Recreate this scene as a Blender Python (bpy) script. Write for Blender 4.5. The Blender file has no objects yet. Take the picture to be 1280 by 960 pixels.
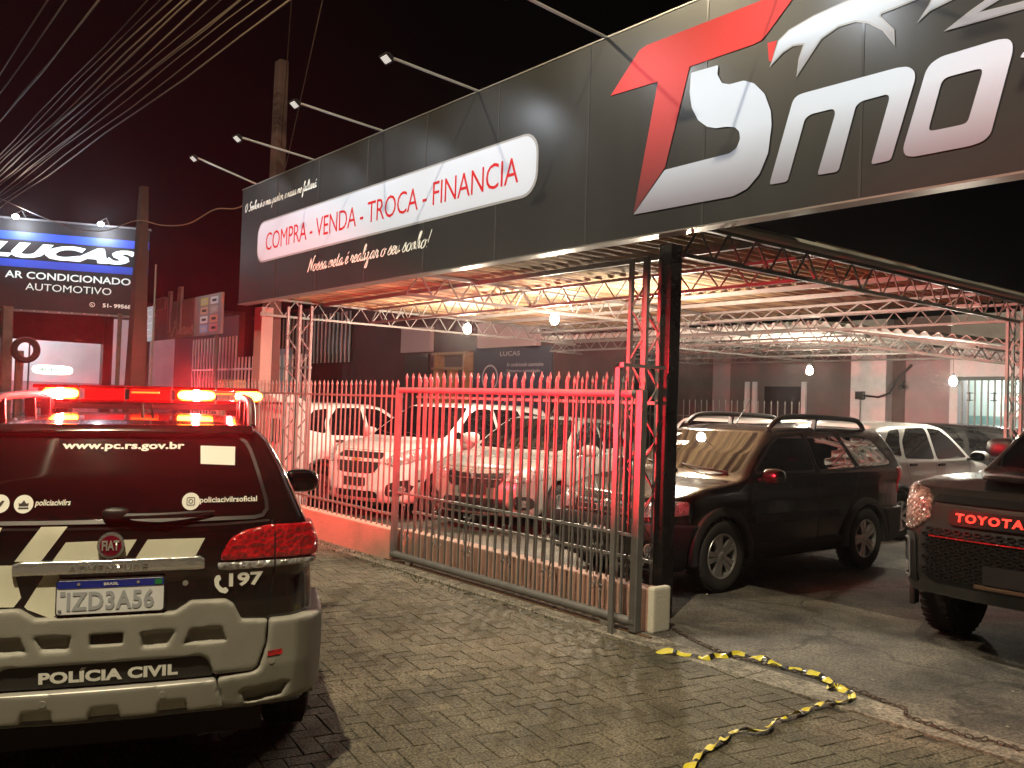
import bpy, bmesh, math, random
import numpy as np
from mathutils import Vector, Matrix
from mathutils.bvhtree import BVHTree
random.seed(7)
PI = math.pi
S = bpy.context.scene
# ---------------------------------------------------------------- camera, world, exposure
cam_d = bpy.data.cameras.new('camera'); cam = bpy.data.objects.new('camera', cam_d)
S.collection.objects.link(cam); S.camera = cam
cam_d.sensor_width = 36.0; cam_d.lens = 1123.0/1280.0*36.0
cam_d.clip_start = 0.05; cam_d.clip_end = 2000
cam.matrix_world = Matrix(((0.6273, -0.0032, 0.7788, 0.0), (0.7780, -0.0411, -0.6268, 0.0),
                           (0.0340, 0.9991, -0.0233, 1.65), (0, 0, 0, 1)))
W = bpy.data.worlds.new('World'); S.world = W; W.use_nodes = True
def build_world():
    nt = W.node_tree; n = nt.nodes; n.clear()
    out = n.new('ShaderNodeOutputWorld'); bg = n.new('ShaderNodeBackground')
    tc = n.new('ShaderNodeTexCoord'); sep = n.new('ShaderNodeSeparateXYZ')
    nt.links.new(tc.outputs['Generated'], sep.inputs[0])
    # red lamp flare put into the sky colour: dull maroon over the street side (-X), fading to black over the lot
    mr = n.new('ShaderNodeMapRange'); mr.inputs[1].default_value = 1.0; mr.inputs[2].default_value = -1.0
    nt.links.new(sep.outputs[0], mr.inputs[0])
    r = n.new('ShaderNodeValToRGB'); e = r.color_ramp.elements
    e[0].position = 0.885; e[0].color = (0.0006, 0.0005, 0.0006, 1)
    e[1].position = 1.0; e[1].color = (0.0075, 0.0003, 0.0012, 1)
    nt.links.new(mr.outputs[0], r.inputs[0]); nt.links.new(r.outputs[0], bg.inputs[0])
    bg.inputs[1].default_value = 1.0
    nt.links.new(bg.outputs[0], out.inputs[0])
build_world()
S.view_settings.view_transform = 'Standard'; S.view_settings.look = 'None'
S.view_settings.exposure = 0.3; S.view_settings.gamma = 1.0
S.cycles.max_bounces = 6; S.cycles.diffuse_bounces = 2; S.cycles.glossy_bounces = 3
S.cycles.transparent_max_bounces = 12; S.cycles.sample_clamp_indirect = 3.0
try:
    S.cycles.use_light_tree = True; S.cycles.caustics_reflective = False; S.cycles.caustics_refractive = False
except Exception: pass
COL = S.collection
def lamp(name, kind, loc, power, color, radius=0.1, aim=None, spot=None, parent=None, blend=0.5):
    d = bpy.data.lights.new(name, kind); d.energy = power; d.color = color
    if kind in ('POINT', 'SPOT'): d.shadow_soft_size = radius
    if kind == 'SPOT': d.spot_size = math.radians(spot); d.spot_blend = blend
    o = bpy.data.objects.new(name, d); COL.objects.link(o); o.location = loc
    if aim is not None:
        o.rotation_euler = (Vector(aim)-Vector(loc)).to_track_quat('-Z', 'Y').to_euler()
    if parent: o.parent = parent
    return o
# ---------------------------------------------------------------- materials
MATS = {}
def mat(name, col, rough=0.6, metal=0.0, var=0.0, vscale=6.0, bump=0.0, bscale=40.0, emit=None, estr=0.0,
        spec=0.5, coat=0.0, col2=None, thr=(0.4, 0.65), stretch=(1, 1, 1), rvar=0.0):
    if name in MATS: return MATS[name]
    m = bpy.data.materials.new(name); m.use_nodes = True; MATS[name] = m
    nt = m.node_tree; n = nt.nodes; b = n['Principled BSDF']; L = nt.links.new
    b.inputs['Base Color'].default_value = (*col, 1); b.inputs['Roughness'].default_value = rough
    b.inputs['Metallic'].default_value = metal; b.inputs['Specular IOR Level'].default_value = spec
    b.inputs['Coat Weight'].default_value = coat; b.inputs['Coat Roughness'].default_value = 0.05
    if emit is not None:
        b.inputs['Emission Color'].default_value = (*emit, 1); b.inputs['Emission Strength'].default_value = estr
    if var or bump or col2 or rvar:
        tc = n.new('ShaderNodeTexCoord'); mp = n.new('ShaderNodeMapping'); L(tc.outputs['Object'], mp.inputs[0])
        mp.inputs['Scale'].default_value = stretch
    if var or col2 or rvar:
        nz = n.new('ShaderNodeTexNoise'); nz.inputs['Scale'].default_value = vscale
        nz.inputs['Detail'].default_value = 6; nz.inputs['Roughness'].default_value = 0.65
        L(mp.outputs[0], nz.inputs['Vector'])
        rp = n.new('ShaderNodeValToRGB'); e = rp.color_ramp.elements
        e[0].position, e[1].position = thr if col2 else (0.3, 0.7)
        c2 = col2 if col2 else tuple(min(1, c*(1+var)) for c in col)
        c1 = col if col2 else tuple(c*(1-var) for c in col)
        e[0].color = (*c1, 1); e[1].color = (*c2, 1)
        L(nz.outputs[0], rp.inputs[0])
        if var or col2: L(rp.outputs[0], b.inputs['Base Color'])
        if rvar:
            mr = n.new('ShaderNodeMapRange'); mr.inputs[3].default_value = max(0, rough-rvar); mr.inputs[4].default_value = min(1, rough+rvar)
            L(nz.outputs[0], mr.inputs[0]); L(mr.outputs[0], b.inputs['Roughness'])
    if bump:
        n2 = n.new('ShaderNodeTexNoise'); n2.inputs['Scale'].default_value = bscale; n2.inputs['Detail'].default_value = 5
        L(mp.outputs[0], n2.inputs['Vector'])
        bp = n.new('ShaderNodeBump'); bp.inputs['Strength'].default_value = min(1, bump); bp.inputs['Distance'].default_value = 0.01
        L(n2.outputs[0], bp.inputs['Height']); L(bp.outputs[0], b.inputs['Normal'])
    return m
def see_glass(name, tint, refl=0.12):
    m = bpy.data.materials.new(name); m.use_nodes = True; nt = m.node_tree; n = nt.nodes; n.clear(); L = nt.links.new
    o = n.new('ShaderNodeOutputMaterial'); mx = n.new('ShaderNodeMixShader'); t = n.new('ShaderNodeBsdfTransparent')
    g = n.new('ShaderNodeBsdfGlossy'); g.inputs['Roughness'].default_value = 0.02; fr = n.new('ShaderNodeLayerWeight'); fr.inputs[0].default_value = 0.35
    t.inputs[0].default_value = (*tint, 1); mr = n.new('ShaderNodeMapRange'); mr.inputs[3].default_value = refl*0.5; mr.inputs[4].default_value = 0.8
    L(fr.outputs['Fresnel'], mr.inputs[0]); L(mr.outputs[0], mx.inputs[0]); L(t.outputs[0], mx.inputs[1]); L(g.outputs[0], mx.inputs[2]); L(mx.outputs[0], o.inputs[0])
    MATS[name] = m; return m
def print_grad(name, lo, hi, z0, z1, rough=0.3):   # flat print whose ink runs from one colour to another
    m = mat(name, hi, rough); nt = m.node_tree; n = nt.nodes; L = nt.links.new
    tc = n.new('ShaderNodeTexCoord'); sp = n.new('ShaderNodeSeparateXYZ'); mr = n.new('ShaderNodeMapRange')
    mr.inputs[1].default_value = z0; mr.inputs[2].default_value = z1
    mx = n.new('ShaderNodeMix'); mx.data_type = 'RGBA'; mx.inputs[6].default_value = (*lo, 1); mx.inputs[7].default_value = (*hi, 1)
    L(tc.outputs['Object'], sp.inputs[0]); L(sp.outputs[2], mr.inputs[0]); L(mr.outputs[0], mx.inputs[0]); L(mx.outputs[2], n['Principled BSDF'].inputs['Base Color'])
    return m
# ---------------------------------------------------------------- object helpers
def new_obj(name, me, parent=None, kind=None, label=None):
    o = bpy.data.objects.new(name, me); COL.objects.link(o)
    if parent is not None: o.parent = parent
    if kind: o['kind'] = kind
    if label: o['label'] = label
    return o
def tag(o, label, cat, group=None):
    o['label'] = label; o['category'] = cat
    if group: o['group'] = group
    return o
def thing(name, label, cat, loc=(0, 0, 0), rz=0.0, group=None):
    o = bpy.data.objects.new(name, None); COL.objects.link(o); o.location = loc; o.rotation_euler = (0, 0, rz)
    o.empty_display_size = 0.2
    return tag(o, label, cat, group)
def kids(o): return [c for c in bpy.data.objects if c.parent == o]
def copy_tree(o, parent=None, src=None):
    src = src if src is not None else {}
    if not src:
        for c in bpy.data.objects:
            if c.parent: src.setdefault(c.parent.name, []).append(c)
    c = o.copy(); COL.objects.link(c); c.parent = parent
    for k in src.get(o.name, []): copy_tree(k, c, src)
    return c
class MB:
    def __init__(s): s.v = []; s.f = []
    def raw(s, vs, fs):
        n = len(s.v); s.v += [tuple(v) for v in vs]; s.f += [tuple(i+n for i in f) for f in fs]; return s
    def box(s, x0, x1, y0, y1, z0, z1, M=None):
        vs = [(x, y, z) for x in (x0, x1) for y in (y0, y1) for z in (z0, z1)]
        if M is not None: vs = [M @ Vector(v) for v in vs]
        return s.raw(vs, [(0, 1, 3, 2), (4, 6, 7, 5), (0, 4, 5, 1), (2, 3, 7, 6), (0, 2, 6, 4), (1, 5, 7, 3)])
    def bar(s, a, b, w, h=None):            # rectangular bar from a to b
        a = Vector(a); b = Vector(b); h = h or w; d = (b-a)
        if d.length < 1e-6: return s
        q = d.to_track_quat('Z', 'Y'); M = Matrix.Translation(a) @ q.to_matrix().to_4x4()
        return s.box(-w/2, w/2, -h/2, h/2, 0, d.length, M)
    def tube(s, pts, r, n=6, cap=True):
        pts = [Vector(p) for p in pts]; rs = r if isinstance(r, (list, tuple)) else [r]*len(pts)
        base = len(s.v); q0 = None
        for i, p in enumerate(pts):
            d = (pts[min(i+1, len(pts)-1)]-pts[max(i-1, 0)]).normalized()
            q = d.to_track_quat('Z', 'Y')
            if q0 is not None:
                t = (q0 @ Vector((1, 0, 0))); t = (t-d*t.dot(d)).normalized(); u = d.cross(t)
            else: t = q @ Vector((1, 0, 0)); u = d.cross(t)
            M = Matrix((t, u, d)).transposed(); q0 = M.to_quaternion()
            for k in range(n):
                a = 2*PI*k/n; s.v.append(tuple(p+rs[i]*(t*math.cos(a)+u*math.sin(a))))
        for i in range(len(pts)-1):
            for k in range(n):
                a = base+i*n+k; b = base+i*n+(k+1) % n; s.f.append((a, b, b+n, a+n))
        if cap:
            s.f.append(tuple(base+k for k in range(n-1, -1, -1))); e = base+(len(pts)-1)*n; s.f.append(tuple(e+k for k in range(n)))
        return s
    def lathe(s, prof, n=24, M=None):       # prof: (radius, height) around local Z
        base = len(s.v)
        for (r, z) in prof:
            for k in range(n):
                a = 2*PI*k/n; v = Vector((r*math.cos(a), r*math.sin(a), z)); s.v.append(tuple(M @ v if M is not None else v))
        for i in range(len(prof)-1):
            for k in range(n):
                a = base+i*n+k; b = base+i*n+(k+1) % n; s.f.append((a, b, b+n, a+n))
        return s
    def prism(s, poly, axis, a, b):         # poly in the two other axes, extruded from a to b
        n = len(poly)
        def P(u, v, w): return {'x': (w, u, v), 'y': (u, w, v), 'z': (u, v, w)}[axis]
        vs = [P(u, v, a) for u, v in poly]+[P(u, v, b) for u, v in poly]
        fs = [tuple(range(n-1, -1, -1)), tuple(range(n, 2*n))]+[(i, (i+1) % n, n+(i+1) % n, n+i) for i in range(n)]
        return s.raw(vs, fs)
    def blob(s, c, r, e=1.0, n=16, m=10, M=None):   # super-ellipsoid
        def p(x): return math.copysign(abs(x)**e, x)
        base = len(s.v)
        for i in range(m+1):
            ph = -PI/2+PI*i/m
            for k in range(n):
                a = 2*PI*k/n; v = Vector((c[0]+r[0]*p(math.cos(ph))*p(math.cos(a)), c[1]+r[1]*p(math.cos(ph))*p(math.sin(a)), c[2]+r[2]*p(math.sin(ph))))
                s.v.append(tuple(M @ v if M is not None else v))
        for i in range(m):
            for k in range(n):
                a = base+i*n+k; b = base+i*n+(k+1) % n; s.f.append((a, b, b+n, a+n))
        return s
    def mesh(s, name, m, smooth=False):
        me = bpy.data.meshes.new(name); me.from_pydata(s.v, [], s.f); me.materials.append(m)
        bm = bmesh.new(); bm.from_mesh(me)
        bmesh.ops.remove_doubles(bm, verts=bm.verts, dist=1e-5)
        bmesh.ops.recalc_face_normals(bm, faces=bm.faces); bm.to_mesh(me); bm.free()
        if smooth:
            me.shade_smooth()
            try: me.set_sharp_from_angle(angle=math.radians(40))
            except Exception: pass
        me.update(); return me
    def build(s, name, m, parent=None, smooth=False, kind=None, label=None, bevel=0.0):
        me = s.mesh(name, m, smooth)
        if bevel:
            bm = bmesh.new(); bm.from_mesh(me)
            bmesh.ops.bevel(bm, geom=[e for e in bm.edges if e.calc_face_angle(0) > 0.6], offset=bevel, segments=2, affect='EDGES', profile=0.6, clamp_overlap=True)
            bm.to_mesh(me); bm.free()
        return new_obj(name, me, parent, kind, label)
# ---------------------------------------------------------------- flat artwork (text, strokes, polygons) as 2-D sheets
def sheet_from_polys(polys):
    """list of (outer, [holes]) -> (verts2d, tris)"""
    V = []; F = []
    for outer, holes in polys:
        from mathutils.geometry import tessellate_polygon
        loops = [[Vector((x, y, 0)) for x, y in outer]]+[[Vector((x, y, 0)) for x, y in h] for h in holes]
        tris = tessellate_polygon(loops); n = len(V)
        for l in loops: V += [(p.x, p.y) for p in l]
        F += [tuple(i+n for i in t) for t in tris]
    return V, F
_tc = {}
def text2d(txt, bold=0.0, shear=0.0, spacing=1.0):
    k = (txt, bold, shear, spacing)
    if k in _tc: return _tc[k]
    c = bpy.data.curves.new('t', 'FONT'); c.body = txt; c.size = 1.0; c.offset = bold; c.shear = shear; c.space_character = spacing
    c.resolution_u = 3; c.fill_mode = 'FRONT'
    o = bpy.data.objects.new('t', c); COL.objects.link(o)
    dg = bpy.context.evaluated_depsgraph_get(); me = bpy.data.meshes.new_from_object(o.evaluated_get(dg))
    V = [(v.co.x, v.co.y) for v in me.vertices]; F = [tuple(p.vertices) for p in me.polygons]
    bpy.data.objects.remove(o); bpy.data.curves.remove(c); bpy.data.meshes.remove(me)
    _tc[k] = (V, F); return V, F
def fit(sh, x0, x1, y0, y1, keep=False):
    V, F = sh; xs = [v[0] for v in V]; ys = [v[1] for v in V]
    a, b, c, d = min(xs), max(xs), min(ys), max(ys)
    return [(x0+(x-a)/(b-a)*(x1-x0), y0+(y-c)/(d-c)*(y1-y0)) for x, y in V], F
def crom(pts, n=6):
    P = [pts[0]]+list(pts)+[pts[-1]]; out = []
    for i in range(1, len(P)-2):
        for k in range(n):
            t = k/n; a, b, c, d = P[i-1], P[i], P[i+1], P[i+2]
            out.append(tuple(0.5*((2*b[j])+(-a[j]+c[j])*t+(2*a[j]-5*b[j]+4*c[j]-d[j])*t*t+(-a[j]+3*b[j]-3*c[j]+d[j])*t**3) for j in range(len(b))))
    out.append(tuple(pts[-1])); return out
GLY = {  # hand-lettered script: strokes on a unit x-height, advance last
 'N': ([[(.05, 0), (.2, .1), (.35, 1.2), (.45, 2.0)], [(.45, 2.0), (.7, 1.0), (.95, .05)], [(.95, .05), (1.05, 1.2), (1.3, 2.1), (1.5, 2.0)]], 1.35),
 'O': ([[(.7, 2.0), (.2, 1.6), (.05, .8), (.35, .05), (.8, .2), (1.0, 1.0), (.85, 1.8), (.5, 1.9)]], 1.5),
 'S': ([[(1.0, 1.7), (.8, 2.05), (.4, 1.9), (.35, 1.4), (.75, .9), (.8, .4), (.4, 0), (.05, .3)]], 1.15),
 'P': ([[(.5, 1.9), (.3, .8), (.1, -.2)], [(.0, 1.6), (.5, 2.15), (1.1, 1.9), (1.0, 1.3), (.45, 1.0)]], 1.15),
 'a': ([[(.75, .8), (.5, 1.0), (.12, .6), (.15, .08), (.45, .1), (.75, .95)], [(.75, .95), (.7, .3), (.85, .0), (1.1, .35)]], 1.0),
 'o': ([[(.5, 1.0), (.15, .7), (.12, .15), (.45, 0), (.75, .4), (.65, .9), (.45, 1.0), (.8, .8), (1.0, .9)]], .95),
 's': ([[(0, .2), (.45, 1.1), (.5, .8), (.65, .35), (.4, 0), (.1, .1)]], .75),
 'm': ([[(0, .4), (.15, .95), (.1, 0)], [(.1, .2), (.35, .95), (.5, .8), (.45, 0)], [(.45, .2), (.7, .95), (.85, .8), (.82, .15), (1.1, .3)]], 1.1),
 'n': ([[(0, .4), (.15, .95), (.1, 0)], [(.1, .2), (.4, .95), (.55, .8), (.52, .15), (.85, .35)]], .82),
 'u': ([[(.1, .95), (.08, .2), (.35, 0), (.6, .9)], [(.6, .95), (.58, .1), (.9, .35)]], .85),
 'e': ([[(.1, .4), (.5, .6), (.5, .95), (.25, .95), (.08, .4), (.3, 0), (.75, .35)]], .72),
 't': ([[(.3, 1.7), (.18, .4), (.3, 0), (.6, .3)], [(0, 1.15), (.55, 1.25)]], .6),
 'r': ([[(0, .3), (.15, 1.05), (.25, .85), (.5, .85), (.42, .2), (.55, 0), (.75, .3)]], .72),
 'l': ([[(0, .3), (.45, 1.6), (.4, 2.1), (.2, 1.7), (.12, .3), (.25, 0), (.5, .3)]], .5),
 'i': ([[(.1, .95), (.08, .2), (.2, 0), (.45, .35)], [(.18, 1.35), (.2, 1.45)]], .45),
 'z': ([[(.05, .85), (.35, .95), (.2, .1), (.5, -.2), (.4, -1.0), (.1, -.9), (.35, -.2), (.8, .35)]], .8),
 'h': ([[(0, .3), (.45, 1.7), (.4, 2.1), (.2, 1.7), (.08, 0)], [(.08, .2), (.4, .95), (.52, .7), (.5, .1), (.85, .35)]], .82),
 'd': ([[(.6, .8), (.4, 1.0), (.1, .6), (.15, .05), (.45, .2), (.65, 1.2), (.7, 2.0)], [(.7, 2.0), (.62, .3), (.75, 0), (1.0, .35)]], .92),
 'f': ([[(0, .3), (.5, 1.7), (.4, 2.1), (.25, 1.6), (.15, -.8), (.35, -.9), (.3, .1), (.65, .4)]], .62),
 'p': ([[(.0, .3), (.15, .95), (.1, .0), (.05, -1.0)], [(.1, .3), (.4, 1.0), (.65, .6), (.4, 0), (.2, .1)]], .78),
 'á': ([[(.75, .8), (.5, 1.0), (.12, .6), (.15, .08), (.45, .1), (.75, .95)], [(.75, .95), (.7, .3), (.85, .0), (1.1, .35)], [(.45, 1.3), (.7, 1.65)]], 1.0),
 'é': ([[(.1, .4), (.5, .6), (.5, .95), (.25, .95), (.08, .4), (.3, 0), (.75, .35)], [(.3, 1.3), (.55, 1.65)]], .8),
 ',': ([[(.1, .05), (.02, -.3)]], .3), '.': ([[(.1, 0), (.12, .1)]], .3), ' ': ([], .45),
 '!': ([[(.45, 2.0), (.25, .5)], [(.15, 0), (.17, .1)]], .5)}
def script2d(txt, w=0.11, slant=0.28):
    V = []; F = []; x0 = 0.0
    for ch in txt:
        strokes, adv = GLY[ch]
        for st in strokes:
            P = crom(st, 5) if len(st) > 2 else st
            P = [(x0+x+slant*y, y) for x, y in P]; n = len(V)
            for i, p in enumerate(P):
                a = P[max(i-1, 0)]; b = P[min(i+1, len(P)-1)]; dx, dy = b[0]-a[0], b[1]-a[1]; l = math.hypot(dx, dy) or 1
                ww = w*(0.45+0.75*abs(dy)/l)*(1.0 if 0 < i < len(P)-1 else 0.5)
                V += [(p[0]-dy/l*ww, p[1]+dx/l*ww), (p[0]+dy/l*ww, p[1]-dx/l*ww)]
            F += [(n+2*i, n+2*i+1, n+2*i+3, n+2*i+2) for i in range(len(P)-1)]
        x0 += adv
    return V, F
def lay(name, sh, m, parent, P0, U, Vv, N, off=0.003, label=None):   # put a flat sheet on a plane
    V, F = sh; P0 = Vector(P0); U = Vector(U); Vv = Vector(Vv); N = Vector(N)
    me = bpy.data.meshes.new(name); me.from_pydata([tuple(P0+U*x+Vv*y+N*off) for x, y in V], [], F); me.materials.append(m)
    return new_obj(name, me, parent, None, label)
def rrect(x0, x1, y0, y1, r, n=5):
    out = []
    for cx, cy, a0 in ((x1-r, y1-r, 0), (x0+r, y1-r, 90), (x0+r, y0+r, 180), (x1-r, y0+r, 270)):
        for k in range(n+1):
            a = math.radians(a0+90*k/n); out.append((cx+r*math.cos(a), cy+r*math.sin(a)))
    return out
def ring2d(cx, cy, r0, r1, n=24):
    V = []; F = []
    for k in range(n):
        a = 2*PI*k/n; V += [(cx+r0*math.cos(a), cy+r0*math.sin(a)), (cx+r1*math.cos(a), cy+r1*math.sin(a))]
    for k in range(n):
        a = 2*k; b = 2*((k+1) % n); F.append((a, a+1, b+1, b))
    return V, F
def disc2d(cx, cy, r, n=24): return [(cx+r*math.cos(2*PI*k/n), cy+r*math.sin(2*PI*k/n)) for k in range(n)]
def roundp(pts, r, n=3):                    # round the corners of a polygon
    out = []; N = len(pts)
    for i in range(N):
        p = Vector(pts[i]); a = Vector(pts[i-1])-p; b = Vector(pts[(i+1) % N])-p
        ra = min(r, a.length*0.45); rb = min(r, b.length*0.45); A = p+a.normalized()*ra; B = p+b.normalized()*rb
        for k in range(n+1):
            t = k/n; q = A*(1-t)**2+p*2*t*(1-t)+B*t*t; out.append((q.x, q.y))
    return out
def offp(pts, d):
    ar = sum(pts[i][0]*pts[(i+1) % len(pts)][1]-pts[(i+1) % len(pts)][0]*pts[i][1] for i in range(len(pts)))
    sg = 1 if ar > 0 else -1; out = []; N = len(pts)
    for i in range(N):
        a, p, b = Vector(pts[i-1]), Vector(pts[i]), Vector(pts[(i+1) % N])
        e1 = (p-a); e2 = (b-p)
        if e1.length < 1e-7 or e2.length < 1e-7: out.append(tuple(p)); continue
        e1.normalize(); e2.normalize(); n1 = Vector((e1.y, -e1.x))*sg; n2 = Vector((e2.y, -e2.x))*sg
        m = (n1+n2); m = m/max(0.5, m.dot(n1)) if m.length > 1e-6 else n1
        q = p+m*d; out.append((q.x, q.y))
    return out
# ---------------------------------------------------------------- vehicles: bodies meshed from smooth signed-distance fields
def pdist(pts, A, B):                       # signed distance to a polygon, numpy arrays
    P = np.array(pts, float); d = np.full(np.broadcast(A, B).shape, 1e9); s = np.ones(d.shape)
    n = len(P); j = n-1
    for i in range(n):
        ex, ey = P[j]-P[i]; wx = A-P[i, 0]; wy = B-P[i, 1]
        t = np.clip((wx*ex+wy*ey)/(ex*ex+ey*ey+1e-12), 0, 1)
        d = np.minimum(d, (wx-ex*t)**2+(wy-ey*t)**2)
        c1 = B >= P[i, 1]; c2 = B < P[j, 1]; c3 = ex*wy > ey*wx
        f = (c1 & c2 & c3) | (~c1 & ~c2 & ~c3); s = np.where(f, -s, s); j = i
    return s*np.sqrt(d)
def sym(p): return [(a, b) for a, b in p]+[(-a, b) for a, b in reversed(p) if a > 1e-6]
def smax(a, b, k): h = np.maximum(k-np.abs(a-b), 0)/k; return np.maximum(a, b)+h*h*k*0.25
def smin(a, b, k): return -smax(-a, -b, k)
def nets(V, org, h):
    nx, ny, nz = V.shape; s = V < 0
    c = [s[dx:nx-1+dx, dy:ny-1+dy, dz:nz-1+dz] for dx in (0, 1) for dy in (0, 1) for dz in (0, 1)]
    al = c[0].copy(); an = c[0].copy()
    for q in c[1:]: al &= q; an |= q
    idx = np.argwhere(an & ~al); I = idx.T
    acc = np.zeros((len(idx), 3)); cnt = np.zeros(len(idx))
    cor = [(0, 0, 0), (1, 0, 0), (0, 1, 0), (1, 1, 0), (0, 0, 1), (1, 0, 1), (0, 1, 1), (1, 1, 1)]
    val = [V[I[0]+a, I[1]+b, I[2]+e] for a, b, e in cor]
    for p, q in ((0, 1), (2, 3), (4, 5), (6, 7), (0, 2), (1, 3), (4, 6), (5, 7), (0, 4), (1, 5), (2, 6), (3, 7)):
        va, vb = val[p], val[q]; m = (va < 0) != (vb < 0); t = np.where(m, va/np.where(m, va-vb, 1), 0)
        pa = np.array(cor[p], float); pb = np.array(cor[q], float)
        acc += np.where(m[:, None], pa+(pb-pa)*t[:, None], 0); cnt += m
    verts = (idx+acc/cnt[:, None])*h+np.array(org)
    vid = np.full((nx-1, ny-1, nz-1), -1, int); vid[I[0], I[1], I[2]] = np.arange(len(idx))
    faces = []
    for ax in range(3):
        sl0 = [slice(None)]*3; sl1 = [slice(None)]*3; sl0[ax] = slice(0, -1); sl1[ax] = slice(1, None)
        ch = s[tuple(sl0)] != s[tuple(sl1)]; E_ = np.argwhere(ch); o1, o2 = [(1, 2), (2, 0), (0, 1)][ax]
        ok = (E_[:, o1] > 0) & (E_[:, o2] > 0) & (E_[:, o1] < V.shape[o1]-1) & (E_[:, o2] < V.shape[o2]-1); E_ = E_[ok]
        ins = s[E_[:, 0], E_[:, 1], E_[:, 2]]
        def cell(a, b):
            q = E_.copy(); q[:, o1] -= a; q[:, o2] -= b; return vid[q[:, 0], q[:, 1], q[:, 2]]
        q = np.stack([cell(1, 1), cell(0, 1), cell(0, 0), cell(1, 0)], 1); q[~ins] = q[~ins][:, ::-1]
        q = q[(q >= 0).all(1)]; faces.append(q)
    return verts, np.concatenate(faces)
def field_mesh(fn, b, h, half=True):
    """mesh fn(X,Y,Z)<0 inside bounds b=(x0,x1,y1,z0,z1) (y symmetric) """
    if half:
        x0, x1, y1, z0, z1 = b; ys = np.arange(0.5, y1/h+1)*h
    else:
        x0, x1, y0, y1, z0, z1 = b; ys = np.arange(y0, y1+h, h)
    xs = np.arange(x0, x1+h, h); zs = np.arange(z0, z1+h, h)
    V = fn(xs[:, None, None], ys[None, :, None], zs[None, None, :])
    V = np.broadcast_to(V, (len(xs), len(ys), len(zs)))
    if half: V = np.concatenate([V[:, ::-1], V], 1); ys = np.concatenate([-ys[::-1], ys])
    V = V.copy(); V[0] = V[-1] = h; V[:, 0] = V[:, -1] = h; V[:, :, 0] = V[:, :, -1] = h
    return nets(V, (xs[0], ys[0], zs[0]), h)
def np_mesh(name, v, f, m, smooth=True):
    me = bpy.data.meshes.new(name); me.from_pydata(v.tolist(), [], f.tolist()); me.materials.append(m)
    if smooth: me.shade_smooth()
    me.update(); return me
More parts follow.
